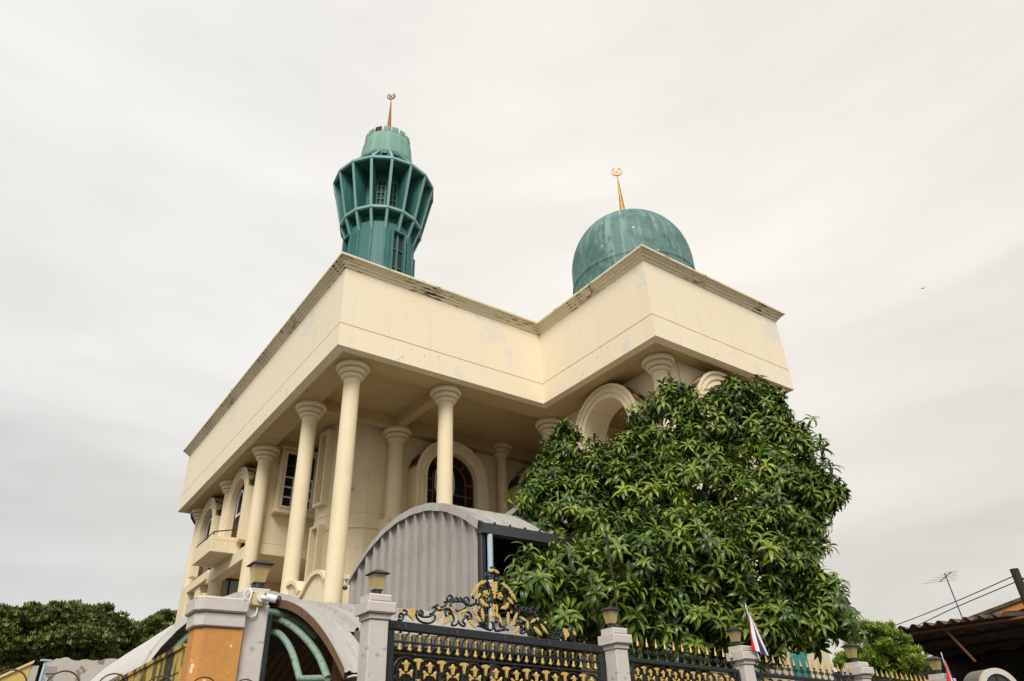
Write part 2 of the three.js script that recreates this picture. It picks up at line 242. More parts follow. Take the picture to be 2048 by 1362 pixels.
// ground floor, left side: piers and recessed openings
for (const [z0, z1, x0] of [[-11.9, -11.42, 0.85], [-13.1, -12.55, 0.7], [-14.9, -13.95, 0.62]]) wallBox(x0, 1.5, 0, 7.31, z0, z1);
wallBox(1.2, 1.5, 0, 7.31, -13.94, -13.11); wallBox(1.2, 1.5, 0, 7.31, -12.54, -11.91);
for (const y of [3.6, 5.0, 6.4]) for (const z of [-13.94, -12.54]) { mesh(mosque, 'spandrel', bevBox(0.72, 1.19, y, y + 0.55, z, z + (z < -13 ? 0.82 : 0.62), 0.01), M.wall); const w = mesh(mosque, 'window', box(1.15, 1.19, y + 0.56, y + 1.39, z + 0.02, z + 0.6), M.wood); mesh(w, 'pane', box(1.125, 1.148, y + 0.62, y + 1.33, z + 0.07, z + 0.55), M.glass); }
{ const w = mesh(mosque, 'window', [bevBox(0.9, 1.75, 6.3, 6.36, -11.09, -11.02, 0.01), bevBox(0.9, 1.75, 7.24, 7.3, -11.09, -11.02, 0.01), bevBox(1.26, 1.32, 6.36, 7.24, -11.09, -11.02, 0.01)], M.lampBlack); mesh(w, 'pane', box(0.92, 1.26, 6.36, 7.24, -11.07, -11.05), M.glassBlue); mesh(w, 'pane', box(1.32, 1.73, 6.36, 7.24, -11.07, -11.05), M.glassBlue); }

// arched windows: stepped hood round a recessed light
const arcPts = (R, h, n = 28) => { const o = []; for (let k = 0; k <= n; k++) { const t = Math.PI * (1 - k / n); o.push([R * Math.cos(t), h + R * Math.sin(t)]); } return o; };
function uRing(Ro, Ri, h, d) { return extrude(shapeOf([[-Ro, 0], ...arcPts(Ro, h), [Ro, 0], [Ri, 0], ...arcPts(Ri, h).reverse(), [-Ri, 0]]), d); }
function archWindow(name, pos, ry, R, h, d, glazed, sash) {
  const w = 0.078, rings = [];
  [0, -0.045, -0.015, -0.06, -0.03].forEach((o, k) => rings.push(uRing(R - k * w, R - (k + 1) * w - (k < 4 ? -0.0 : 0), h, d + o)));
  const s = mesh(mosque, name, rings, M.wall); s.position.set(...pos); s.rotation.y = ry;
  // algae-stained top of the hood
  const q = [], n = 26; for (let k = 0; k < n; k++) { const a = Math.PI * (0.06 + 0.88 * k / n), b = Math.PI * (0.06 + 0.88 * (k + 1) / n), r = R + 0.004, f = (t, z) => [r * Math.cos(t), h + r * Math.sin(t), z]; q.push([f(a, 0.005), f(b, 0.005), f(b, d - 0.035), f(a, d - 0.035)]); }
  mesh(s, 'hood_top', quads(q), M.mould);
  const Ri = R - 5 * w, zg = glazed ? d - 0.3 : d - 0.5;
  if (!glazed) return s;
  const r2 = Ri * 0.66, fw = 0.035, pane = (pts) => mesh(s, 'pane', extrude(shapeOf(pts), 0.012).translate(0, 0, zg), M.glass);
  const sec = (a, b) => { const o = []; for (let k = 0; k <= 8; k++) { const t = mix(a, b, k / 8); o.push([Ri * Math.cos(t), h + Ri * Math.sin(t)]); } for (let k = 8; k >= 0; k--) { const t = mix(a, b, k / 8); o.push([r2 * Math.cos(t), h + r2 * Math.sin(t)]); } return o; };
  const cuts = [0, 0.27, 0.5, 0.73, 1].map((c) => c * Math.PI);
  for (let k = 0; k < 4; k++) pane(sec(cuts[k], cuts[k + 1]));
  const ys = [0, h * 0.28, h * 0.72, h]; for (let k = 0; k < 3; k++) for (const sx of [-1, 1]) pane([[sx * r2, ys[k]], [sx * Ri, ys[k]], [sx * Ri, ys[k + 1]], [sx * r2, ys[k + 1]]]);
  pane([[-r2, ys[2]], ...arcPts(r2, h), [r2, ys[2]]]); pane([[-r2, 0], [r2, 0], [r2, ys[1]], [-r2, ys[1]]]); pane([[-r2, ys[1]], [r2, ys[1]], [r2, ys[2]], [-r2, ys[2]]]);
  const bars = [uRing(Ri + 0.005, Ri - fw, h, 0.05).translate(0, 0, zg), uRing(r2 + fw / 2, r2 - fw / 2, h, 0.04).translate(0, 0, zg + 0.003)];
  for (const t of cuts) { const g = box(r2, Ri - 0.01, -fw / 2, fw / 2, 0, 0.036).rotateZ(t).translate(0, h, zg + 0.005); bars.push(g); }
  for (const y of [ys[1], ys[2]]) bars.push(box(-Ri + 0.01, Ri - 0.01, y - fw / 2, y + fw / 2, zg + 0.006, zg + 0.034));
  mesh(s, 'glazing_bars', bars, M.wood);
  if (sash) { const f = [uRing(r2 - 0.03, r2 - 0.085, h - ys[2], 0.03).translate(0, ys[2], zg + 0.05)]; f.push(box(-r2 + 0.03, r2 - 0.03, ys[2] + 0.01, ys[2] + 0.08, zg + 0.05, zg + 0.08)); const sm = mesh(s, 'open_sash', f, M.white); if (sash > 0) { sm.position.set(-(r2 - 0.03) * 0.35, 0, 0.02); sm.scale.x = 0.62; } }
  return s;
}
const LEFT = -Math.PI / 2;
archWindow('arched_window', [5.55, 7.85, -4.21], 0, 1.30, 1.37, 0.62, true, 1);
archWindow('arched_window', [9.35, 7.85, -4.21], 0, 1.30, 1.37, 0.62, true, 0);
archWindow('arched_window', [1.24, 7.85, -9.3], LEFT, 1.16, 1.52, 0.66, true, 1);
archWindow('arched_window', [1.24, 7.85, -12.95], LEFT, 1.16, 1.52, 0.66, true, 1);
archWindow('open_arch', [7.57, 7.4, 1.75], LEFT, 1.25, 1.87, 0.54, false);
archWindow('open_arch', [9.20, 7.4, 3.89], 0, 1.17, 1.88, 0.36, false);

{ // square window on the set-back wall
  const fr = (o, d) => { const s = shapeOf([[-0.67 + o, o], [0.67 - o, o], [0.67 - o, 2.15 - o], [-0.67 + o, 2.15 - o]]); s.holes.push(shapeOf([[-0.67 + o + 0.062, o + 0.062], [-0.67 + o + 0.062, 2.15 - o - 0.062], [0.67 - o - 0.062, 2.15 - o - 0.062], [0.67 - o - 0.062, o + 0.062]])); return extrude(s, d); };
  const w = mesh(mosque, 'square_window', [fr(0, 0.3), fr(0.062, 0.26), fr(0.124, 0.29)], M.wall); w.position.set(1.95, 8.6, -7.49);
  mesh(w, 'sill', bevBox(-0.70, 0.70, -0.05, -0.003, 0.01, 0.34, 0.008), M.wall);
  const x0 = -0.48, x1 = 0.48, y0 = 0.19, y1 = 1.96, ym = 1.18, cols = 3;
  for (let c = 0; c < cols; c++) { const a = mix(x0, x1, c / cols), b = mix(x0, x1, (c + 1) / cols); for (let r = 0; r < 3; r++) mesh(w, 'pane', box(a, b, mix(y0, ym, r / 3), mix(y0, ym, (r + 1) / 3), 0.10, 0.112), M.glass); for (let r = 0; r < 2; r++) mesh(w, 'pane', box(a, b, mix(ym, y1, r / 2), mix(ym, y1, (r + 1) / 2), 0.10, 0.112), M.glass); }
  const wb = [], bb = [];
  for (let c = 0; c <= cols; c++) { const x = mix(x0, x1, c / cols); wb.push(box(x - 0.022, x + 0.022, y0, ym, 0.113, 0.15)); bb.push(box(x - 0.012, x + 0.012, ym, y1, 0.113, 0.14)); }
  for (let r = 0; r <= 3; r++) { const y = mix(y0, ym, r / 3); wb.push(box(x0 - 0.02, x1 + 0.02, y - 0.022, y + 0.022, 0.115, 0.153)); } for (const y of [mix(ym, y1, 0.5), y1]) bb.push(box(x0, x1, y - 0.012, y + 0.012, 0.115, 0.143));
  mesh(w, 'sash', wb, M.white); mesh(w, 'glazing_bars', bb, M.wood);
}
{ // balcony and rail under the nearer arched window of the left side
  const b = mesh(mosque, 'balcony', [bevBox(-0.1, 0.80, 7.5, 7.86, -10.65, -8.6, 0.012), bevBox(-0.1, -0.02, 7.862, 8.0, -10.65, -8.6, 0.01), bevBox(-0.018, 0.80, 7.862, 8.0, -8.68, -8.6, 0.01), bevBox(-0.018, 0.8, 7.862, 8.0, -10.65, -10.57, 0.01)], M.wall);
  mesh(b, 'hand_rail', [bar([-0.05, 8.12, -10.6], [-0.05, 8.12, -8.66], 0.018), bar([-0.05, 8.12, -8.66], [0.7, 8.3, -8.66], 0.018), bar([-0.05, 7.99, -8.66], [-0.05, 8.12, -8.66], 0.015), bar([-0.05, 7.99, -10.6], [-0.05, 8.12, -10.6], 0.015)], M.lampBlack);
}
// stair tower that carries the minaret
const MX = 3.44, MZ = -5.69, NF = 16, MA0 = Math.atan2(-0.405, 0.914);   // angle (from +z towards +x) that looks at the street
const gon = (r, y, k, a0 = 0.105) => [MX + r * Math.sin(MA0 + a0 + k * 2 * Math.PI / NF), y, MZ + r * Math.cos(MA0 + a0 + k * 2 * Math.PI / NF)];
function gonBand(pr) { const q = []; for (let k = 0; k < NF; k++) for (let i = 0; i + 1 < pr.length; i++) q.push([gon(pr[i][0], pr[i][1], k), gon(pr[i][0], pr[i][1], k + 1), gon(pr[i + 1][0], pr[i + 1][1], k + 1), gon(pr[i + 1][0], pr[i + 1][1], k)]); return quads(q); }
mesh(mosque, 'stair_tower', gonBand([[1.35, 0], [1.35, 7.55], [1.325, 7.55], [1.325, 7.585], [1.36, 7.585], [1.36, 8.0], [1.325, 8.0], [1.325, 8.03], [1.34, 8.03], [1.34, CEIL + 0.05]]), M.wall);
function slotFrame(parent, name, ang, r, y0, y1, w, d, mat, dark, bars) {   // tall recessed frame set on a facet
  const f = mesh(parent, name, [bevBox(-w / 2, -w / 2 + 0.08, y0, y1, -0.15, d, 0.008), bevBox(w / 2 - 0.08, w / 2, y0, y1, -0.15, d, 0.008), bevBox(-w / 2 + 0.082, w / 2 - 0.082, y1 - 0.08, y1, -0.15, d, 0.008), bevBox(-w / 2 + 0.082, w / 2 - 0.082, y0, y0 + 0.08, -0.15, d, 0.008)], mat);
  f.position.set(MX + r * Math.sin(MA0 + ang), 0, MZ + r * Math.cos(MA0 + ang)); f.rotation.y = MA0 + ang;
  mesh(f, 'opening', box(-w / 2 + 0.08, w / 2 - 0.08, y0 + 0.08, y1 - 0.08, -0.02, 0.0), dark);
  if (bars) { const g = []; for (let k = 1; k < bars; k++) { const y = mix(y0, y1, k / bars); g.push(box(-w / 2 + 0.08, w / 2 - 0.08, y - 0.02, y + 0.02, 0.01, 0.05)); } g.push(box(-0.02, 0.02, y0 + 0.08, y1 - 0.08, 0.005, 0.04)); mesh(f, 'glazing_bars', g, mat); }
  return f;
}
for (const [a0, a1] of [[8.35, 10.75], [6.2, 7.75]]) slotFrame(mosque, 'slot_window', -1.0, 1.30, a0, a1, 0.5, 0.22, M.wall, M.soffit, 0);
// scalloped stair walls between the porch columns
function scallop(pts, base, th) { const c = new THREE.CatmullRomCurve3(pts.map((p) => V(p[0], p[1], 0)), false, 'centripetal').getPoints(60).map((p) => [p.x, p.y]); return { body: extrude(shapeOf([[pts[0][0], base], ...c, [pts[pts.length - 1][0], base]]), th), cop: c }; }
function scallopWall(runs, base, pos, ry) {
  const body = [], cope = [];
  for (const pts of runs) { const s = scallop(pts, base, 0.2); body.push(s.body); const up = s.cop.map(([x, y], i, a) => { const q = a[Math.min(a.length - 1, i + 1)], p = a[Math.max(0, i - 1)], dx = q[0] - p[0], dy = q[1] - p[1], l = Math.hypot(dx, dy) || 1; return [x - dy / l * 0.09, y + dx / l * 0.09]; }); cope.push(extrude(shapeOf([...s.cop.map(([x, y]) => [x, y + 0.002]), ...up.reverse()]), 0.34).translate(0, 0, -0.07)); }
  const m = mesh(mosque, 'stair_wall', body, M.wall); m.position.set(...pos); m.rotation.y = ry; mesh(m, 'coping', cope, M.wall); return m;
}
scallopWall([[[-4.05, 5.1], [-3.8, 5.35], [-3.45, 5.52], [-3.1, 5.53], [-2.85, 5.43], [-2.62, 5.22]], [[-2.6, 5.06], [-2.35, 5.12], [-2.1, 5.30], [-1.8, 5.44], [-1.45, 5.44], [-1.2, 5.34], [-1.06, 5.2]]], 0, [0.9, 0, 0], LEFT);
scallopWall([[[0.98, 5.2], [1.15, 5.22], [1.35, 5.4], [1.6, 5.66], [2.0, 5.82], [2.5, 5.84], [3.0, 5.7], [3.36, 5.4]]], 0, [0, 0, -0.9], 0);
{ // dark drain pipe at the far corner of the soffit
  mesh(mosque, 'drain_pipe', tube([[0.46, B + 0.02, -14.9], [0.46, B - 0.14, -14.9], [0.50, B - 0.26, -14.92], [0.70, B - 0.46, -15.0], [0.84, B - 0.62, -15.06], [0.86, B - 0.9, -15.08], [0.86, 5, -15.08]], 0.06, 40, 8), M.gutter);
  const w = tube([[3.4, B + 0.25, -7.4], [2.6, 10.86, -7.45], [1.5, 10.6, -7.47], [1.25, 10.2, -7.47]], 0.012, 20, 5); mesh(mosque, 'cable', w, M.lampBlack);
  mesh(mosque, 'cable', tube([[4.6, CEIL - 0.1, -4.1], [5.6, CEIL - 0.12, -4.0], [6.3, CEIL - 0.05, -3.95], [6.62, CEIL - 0.25, -4.05], [6.7, CEIL - 0.75, -4.18]], 0.012, 24, 5), M.lampBlack);
}
// main dome
const DX = 9.27, DZ = 1.62, DR = 2.0;
{
  const prof = [[DR, 12.3], [DR, 14.78], [DR + 0.03, 14.8], [DR + 0.03, 14.86], [DR, 14.88], [DR, 15.5]]; for (let k = 1; k <= 22; k++) { const t = k / 22 * Math.PI / 2; prof.push([Math.max(0.001, DR * Math.pow(Math.cos(t), 0.90)), 15.5 + 2.06 * Math.sin(t)]); }
  const lp = new THREE.LatheGeometry(prof.map((q) => new THREE.Vector2(...q)), 72); const u0 = lp.attributes.uv; for (let i = 0; i < u0.count; i++) u0.setXY(i, u0.getX(i) * 12, lp.attributes.position.getY(i));
  const d = mesh(mosque, 'dome', lp, M.dome, true); d.position.set(DX, 0, DZ); d.geometry.computeVertexNormals();
  finial(d, 17.5, 19.85, 0.13, 0.20, M.brass);
  mesh(mosque, 'dome_base', bevBox(DX - 2.3, DX + 2.3, 12.31, 12.7, DZ - 2.3, DZ + 2.3, 0.02), M.plasterOld);
}
function finial(parent, y0, y1, r, R, mat) {    // tapering eight-sided spike with crescent and star
  mesh(parent, 'spire', new THREE.CylinderGeometry(0.012, r, y1 - y0, 8).translate(0, (y0 + y1) / 2, 0), mat);
  const s = new THREE.Shape(); s.absarc(0, 0, R, Math.PI * 0.62, Math.PI * 0.62 + Math.PI * 1.72, false); s.absarc(-R * 0.10, R * 0.12, R * 0.78, Math.PI * 0.62 + Math.PI * 1.72 - 0.12, Math.PI * 0.62 + 0.12, true); s.closePath();
  const c = mesh(parent, 'crescent', new THREE.ExtrudeGeometry(s, { depth: 0.03, bevelEnabled: true, bevelSize: 0.006, bevelThickness: 0.006, bevelSegments: 1, curveSegments: 24 }).translate(0, 0, -0.015), mat); c.position.y = y1 + R * 0.96; c.rotation.y = -0.75;
  const st = []; for (let k = 0; k < 10; k++) { const a = Math.PI / 2 + k * Math.PI / 5, q = (k % 2 ? 0.24 : 0.58) * R; st.push([q * Math.cos(a), q * Math.sin(a)]); }
  const m = mesh(parent, 'star', extrude(shapeOf(st), 0.03).translate(-R * 0.12, R * 0.1, -0.015), mat); m.position.y = y1 + R * 0.96; m.rotation.y = -0.75;
}

// ---------- minaret ----------
const minaret = thing('minaret', 'green minaret with flared ring of fins above the left parapet', 'minaret', null, [0, 0, 0]);
{
  mesh(minaret, 'shaft', gonBand([[1.27, 12.31], [1.27, 19.15], [1.0, 19.3]]), M.teal);
  for (let k = 0; k < NF; k++) { const [x, , z] = gon(1.275, 0, k), g = bevBox(-0.035, 0.035, 12.31, 19.0, -0.02, 0.045, 0.006); const m = mesh(minaret, 'pilaster_rib', g, M.teal); m.position.set(x, 0, z); m.rotation.y = MA0 + 0.105 + k * 2 * Math.PI / NF; }
  for (const a of [0.5, -1.07, 2.07, 3.64]) slotFrame(minaret, 'slot_window', a, 1.26, 15.5, 18.75, 0.62, 0.16, M.teal, M.dark, 4);
  mesh(minaret, 'gallery_core', gonBand([[1.12, 19.0], [1.12, 23.0]]), M.teal);
  for (const a of [0.3, -0.1, 1.28, -1.28, 2.5, -2.5]) slotFrame(minaret, 'gallery_window', a, 1.10, 19.7, 21.3, 0.42, 0.06, M.teal, M.dark, 5);
  const LR = 1.56, LY = 19.62, UR = 2.0, UY = 21.72, DRM = 1.09;
  const finG = triUV(extrude(shapeOf([[1.06, 18.78], [1.26, 18.72], [LR, LY], [UR, UY], [1.05, 23.0], [1.05, 22.0], [1.05, 19.6]]), 0.09, 0.008).translate(0, 0, -0.045));
  const edgeG = triUV(merge([box(-0.035, 0.035, 0, 1, 0, 0.012)]));
  for (let k = 0; k < NF; k++) {
    const a = MA0 + 0.105 + k * 2 * Math.PI / NF, m = mesh(minaret, 'fin', finG, M.teal, true); m.position.set(MX, 0, MZ); m.rotation.y = a - Math.PI / 2;
    const strip = (r0, y0, r1, y1) => { const dx = r1 - r0, dy = y1 - y0, l = Math.hypot(dx, dy), g = box(-0.008, 0.022, 0, l, -0.05, 0.05); g.rotateZ(-Math.atan2(dx, dy)); return g.translate(r0, y0, 0); };
    mesh(m, 'fin_edge', [strip(LR + 0.004, LY, UR + 0.004, UY), strip(UR + 0.004, UY + 0.01, 1.12, 22.93), strip(1.27, 18.75, LR, LY)], M.tealEdge);
  }
  const ringBars = (name, r, y, hgt, th) => { for (let k = 0; k < NF; k++) { const a = gon(r, y, k), b = gon(r, y, k + 1), c = gon(r - th, y, k), d = gon(r - th, y, k + 1), up = (p) => [p[0], p[1] + hgt, p[2]]; mesh(minaret, name, quads([[a, b, up(b), up(a)], [c, d, b, a], [up(a), up(b), up(d), up(c)], [d, c, up(c), up(d)]]), M.tealEdge); } };
  ringBars('upper_ring', UR + 0.035, UY - 0.06, 0.11, 0.1); ringBars('lower_ring', LR + 0.035, LY - 0.06, 0.11, 0.1);
  mesh(minaret, 'gallery_ceiling', gonBand([[1.05, UY - 0.03], [UR - 0.06, UY - 0.03], [UR - 0.06, UY + 0.02], [1.05, UY + 0.35]]), M.teal);
  mesh(minaret, 'gallery_floor', gonBand([[1.05, LY - 0.03], [LR - 0.06, LY - 0.03], [LR - 0.06, LY + 0.02], [1.05, LY + 0.02]]), M.teal);
  const drum = mesh(minaret, 'drum', gonBand([[DRM, 22.2], [DRM, 23.2], [1.02, 24.0], [0.95, 24.34], [0.82, 24.42], [0.80, 24.5], [0.4, 24.68], [0.09, 24.74]]), M.tealPale);
  for (let k = 0; k < NF; k++) { const [x, , z] = gon(0.90, 0, k + 0.5), m = mesh(drum, 'parapet_block', bevBox(-0.13, 0.13, 24.3, 24.56, -0.05, 0.05, 0.012), k % 5 === 4 ? M.rust : M.tealPale); m.position.set(x, 0, z); m.rotation.y = MA0 + 0.105 + (k + 0.5) * 2 * Math.PI / NF; }
  for (let k = 0; k < NF; k++) { const [x, , z] = gon(1.13, 0, k + 0.5), m = mesh(drum, 'dentil', bevBox(-0.11, 0.11, 22.75, 22.98, -0.05, 0.05, 0.01), M.teal); m.position.set(x, 0, z); m.rotation.y = MA0 + 0.105 + (k + 0.5) * 2 * Math.PI / NF; }
  mesh(drum, 'spire_base', new THREE.CylinderGeometry(0.16, 0.24, 0.5, 12).translate(MX, 24.9, MZ), M.rust);
  const fg = new THREE.Group(); fg.name = 'finial'; fg.position.set(MX, 0, MZ); minaret.add(fg); finial(fg, 25.0, 27.3, 0.12, 0.19, std({ color: new THREE.Color(0.30, 0.13, 0.045), roughness: 0.7 }));
}

// ---------- corrugated canopies ----------
const ribOff = (t, per, hgt) => { const f = ((t / per) % 1 + 1) % 1; return f < 0.78 ? 0 : f < 0.84 ? hgt * (f - 0.78) / 0.06 : f < 0.94 ? hgt : hgt * (1 - (f - 0.94) / 0.06); };
const ribStops = (a, b, per) => { const o = [a]; for (let k = Math.floor(a / per) - 1; k * per < b; k++) for (const f of [0, 0.78, 0.84, 0.94]) { const t = (k + f) * per; if (t > a + 0.001 && t < b - 0.001) o.push(t); } o.push(b); return o; };
// sheets bent over an arc; profile(t) -> [across, y] with t from 0 to 1, running along "along"
function vaultSheets(parent, name, prof, axis, a0, a1, mat, { per = 0.2, hgt = 0.03, width = 0.8, drop = 0, n = 20 } = {}) {
  const P = []; for (let i = 0; i <= n; i++) P.push(prof(i / n));
  const N = P.map((p, i) => { const a = P[Math.max(0, i - 1)], b = P[Math.min(n, i + 1)], dx = b[0] - a[0], dy = b[1] - a[1], l = Math.hypot(dx, dy); return [-dy / l * Math.sign(dx), dx / l * Math.sign(dx)]; });
  const cnt = Math.max(1, Math.round((a1 - a0) / width));
  for (let s = 0; s < cnt; s++) {
    const st = ribStops(mix(a0, a1, s / cnt), mix(a0, a1, (s + 1) / cnt) + (s + 1 < cnt ? 0.02 : 0), per), q = [];
    for (let j = 0; j + 1 < st.length; j++) for (let i = 0; i < n; i++) {
      const f = (ii, t) => { const o = ribOff(t, per, hgt) - drop + (s % 2) * 0.003, c = P[ii][0] + N[ii][0] * o, y = P[ii][1] + N[ii][1] * o; return axis === 'x' ? [t, y, c] : [c, y, t]; };
      q.push([f(i, st[j]), f(i, st[j + 1]), f(i + 1, st[j + 1]), f(i + 1, st[j])]);
    }
    mesh(parent, name, quads(q), mat);
  }
}
function flashing(parent, prof, axis, at, dir, mat, n = 15, wIn = 0.16, drop = 0.14) {   // overlapping cap pieces along a gable
  for (let k = 0; k < n; k++) {
    const a = prof(k / n), b = prof((k + 1.06) / n), lift = 0.045 + (k % 2) * 0.008, f = (p, u, y) => axis === 'x' ? [at + u, p[1] + y, p[0]] : [p[0], p[1] + y, at + u];
    mesh(parent, 'flashing', quads([[f(a, 0, lift), f(b, 0, lift), f(b, dir * wIn, lift + 0.01), f(a, dir * wIn, lift + 0.01)], [f(a, -dir * 0.02, lift - drop), f(b, -dir * 0.02, lift - drop), f(b, 0, lift), f(a, 0, lift)]]), mat);
  }
}
{ // tall canopy with a closed corrugated end, beside the porch
  const c = thing('corrugated_canopy', 'barrel roofed canopy closed by a tall grey corrugated metal end wall', 'canopy');
  const z0 = 0.42, z1 = 5.29, ye = 4.84, rise = 0.80, prof = (t) => [mix(z0, z1, t), ye + rise * (1 - Math.pow(Math.abs(2 * t - 1), 2.1))];
  const X0 = 0.6, X1 = 6.6, cnt = 6;
  for (let s = 0; s < cnt; s++) { const st = ribStops(mix(z0, z1, s / cnt), mix(z0, z1, (s + 1) / cnt), 0.325), q = []; for (let j = 0; j + 1 < st.length; j++) { const f = (z, top) => [X0 + 0.03 - ribOff(z, 0.325, 0.07) - (s % 2) * 0.003, top ? prof((z - z0) / (z1 - z0))[1] - 0.01 : 0.2, z]; q.push([f(st[j]), f(st[j + 1]), f(st[j + 1], 1), f(st[j], 1)]); } mesh(c, 'wall_sheet', quads(q), M.sheet); }
  vaultSheets(c, 'roof_sheet', prof, 'x', X0, X1, M.sheetRoof, { per: 0.30, hgt: 0.05, width: 1.0 });
  vaultSheets(c, 'under_sheet', prof, 'x', X0 + 0.06, X1 - 0.02, M.darkWood, { per: 0.30, hgt: 0.03, width: 1.0, drop: 0.07 });  // dark sheet added below the pale roof, its shade put into the colour
  for (let s = 0; s < 5; s++) mesh(c, 'shade_panel', bevBox(mix(X0 + 0.08, X1 - 0.05, s / 5), mix(X0 + 0.08, X1 - 0.05, (s + 1) / 5) - 0.01, 0, ye - 0.06, z0 + 0.04, z0 + 0.07, 0.004), M.darkWood);  // dark panels added across the back so the canopy interior reads black
  flashing(c, prof, 'x', X0 - 0.045, 1, M.sheet, 17);
  mesh(c, 'gutter', [box(X0 + 0.02, X1, ye - 0.14, ye + 0.0, z1 + 0.04, z1 + 0.06), box(X0 + 0.02, X1, ye - 0.16, ye - 0.14, z1 - 0.1, z1 + 0.06), box(X0, X0 + 0.018, ye - 0.16, ye + 0.0, z1 - 0.1, z1 + 0.06)], M.gutter);
  mesh(c, 'eave_cap', new THREE.SphereGeometry(0.06, 10, 8).scale(1, 0.8, 0.7).translate(X0 - 0.06, ye - 0.06, z0 - 0.03), M.gutter);
  mesh(c, 'down_pipe', bar([X0 + 0.16, 0, z1 + 0.03], [X0 + 0.16, ye - 0.17, z1 + 0.03], 0.045, 14), M.bluePipe);
  for (const [x, z] of [[X0 + 0.06, z1 - 0.06], [X1 - 0.2, z1 - 0.06], [X1 - 0.2, z0 + 0.1]]) mesh(c, 'post', bevBox(x - 0.05, x + 0.05, 0, ye - 0.02, z - 0.05, z + 0.05, 0.008), M.lampBlack);
  for (const x of [2.4, 4.2, 6.2]) mesh(c, 'truss', [tube([0, 0.2, 0.4, 0.6, 0.8, 1].map((t) => { const p = prof(t); return [x, p[1] - 0.09, p[0]]; }), 0.03, 24, 6), bar([x, ye - 0.05, z0], [x, ye - 0.05, z1], 0.03)], M.lampBlack);
  const c2 = thing('corrugated_canopy', 'smaller grey corrugated barrel roof showing behind the mango tree', 'canopy');
  const p2 = (t) => [mix(0.1, 4.0, t), 5.95 + 0.66 * (1 - Math.pow(Math.abs(2 * t - 1), 2.1))];
  for (let s = 0; s < 5; s++) { const a = mix(0.1, 4, s / 5), b = mix(0.1, 4, (s + 1) / 5), st = ribStops(a, b, 0.325), q = []; for (let j = 0; j + 1 < st.length; j++) { const f = (z, top) => [4.03 - ribOff(z, 0.325, 0.035) - (s % 2) * 0.003, top ? p2((z - 0.1) / 3.9)[1] - 0.01 : 5.2, z]; q.push([f(st[j]), f(st[j + 1]), f(st[j + 1], 1), f(st[j], 1)]); } mesh(c2, 'wall_sheet', quads(q), M.sheet); }
  vaultSheets(c2, 'roof_sheet', p2, 'x', 4.0, 6.9, M.sheetRoof, { per: 0.26, width: 1.0 }); flashing(c2, p2, 'x', 3.955, 1, M.sheet, 12);
  for (const [x, z] of [[4.12, 0.2], [4.12, 3.9], [6.8, 0.2], [6.8, 3.9]]) mesh(c2, 'post', bevBox(x - 0.05, x + 0.05, 0, 5.94, z - 0.05, z + 0.05, 0.008), M.lampBlack);
}
{ // low canopy behind the gate
  const c = thing('corrugated_canopy', 'low curved corrugated canopy with rusty ribbed underside and green pipe arches', 'canopy');
  const R = 5.5, zc = 3.0, ya = 3.77, arc = (z) => ya - (R - Math.sqrt(R * R - (z - zc) * (z - zc)));
  const prof = (t) => { const z = mix(0.2, 5.70, t); return [z, arc(z)]; }, profL = (t) => { const z = mix(0.2, 6.5, t); return [z, arc(z)]; };
  vaultSheets(c, 'roof_sheet', prof, 'x', -1.62, 1.98, M.sheetRoof, { per: 0.30, hgt: 0.055, width: 0.9 });
  vaultSheets(c, 'roof_sheet', profL, 'x', -2.0, -1.62, M.sheetRoof, { per: 0.24, hgt: 0.02, width: 0.4 });
  vaultSheets(c, 'under_sheet', profL, 'x', -1.99, -1.62, M.sheetRust, { per: 0.16, hgt: 0.03, width: 0.4, drop: 0.08 }); vaultSheets(c, 'under_sheet', prof, 'x', -1.62, 1.9, M.sheetRust, { per: 0.16, hgt: 0.03, width: 0.9, drop: 0.08 });
  mesh(c, 'edge_strip', quads([...Array(24)].map((_, k) => { const a = profL(k / 24), b = profL((k + 1) / 24); return [[-2.004, a[1] - 0.075, a[0]], [-2.004, b[1] - 0.075, b[0]], [-2.004, b[1] + 0.035, b[0]], [-2.004, a[1] + 0.035, a[0]]]; })), M.sheetRust);
  mesh(c, 'gutter', [box(-1.6, 2.0, arc(5.7) - 0.13, arc(5.7) + 0.0, 5.78, 5.8), box(-1.6, 2.0, arc(5.7) - 0.15, arc(5.7) - 0.13, 5.62, 5.8)], M.gutterTan);
  const pts1 = [[0.6, 2.9], [1.8, 3.4], [3.0, 3.58], [3.9, 3.46], [4.9, 3.1], [5.5, 2.78], [5.81, 2.52]], pts2 = [[0.9, 2.9], [2.0, 3.3], [3.0, 3.42], [3.9, 3.28], [4.5, 2.98], [4.92, 2.6]];
  const up = (p) => p.map(([z, y]) => [-1.9, y, z]);
  mesh(c, 'arch_pipe', tube(up(pts1), 0.045, 50, 10), M.greenPipe); mesh(c, 'arch_pipe', tube(up(pts2), 0.045, 50, 10), M.greenPipe); mesh(c, 'tie_pipe', bar([-1.9, 2.6, 4.92], [-1.9, 2.52, 5.81], 0.042), M.greenPipe);
  mesh(c, 'brace', bar([-1.7, 2.5, 5.9], [-0.6, 2.3, 6.6], 0.02), M.rustBeam);
  mesh(c, 'loose_strip', bevBox(-1.95, -1.7, 2.46, 2.48, 6.4, 6.62, 0.004), M.white);
  for (const [x, z] of [[-1.7, 5.6], [1.8, 5.6], [-1.7, 0.5], [1.8, 0.5]]) mesh(c, 'post', bevBox(x - 0.05, x + 0.05, 0, arc(z) - 0.12, z - 0.05, z + 0.05, 0.008), M.rustBeam);
}
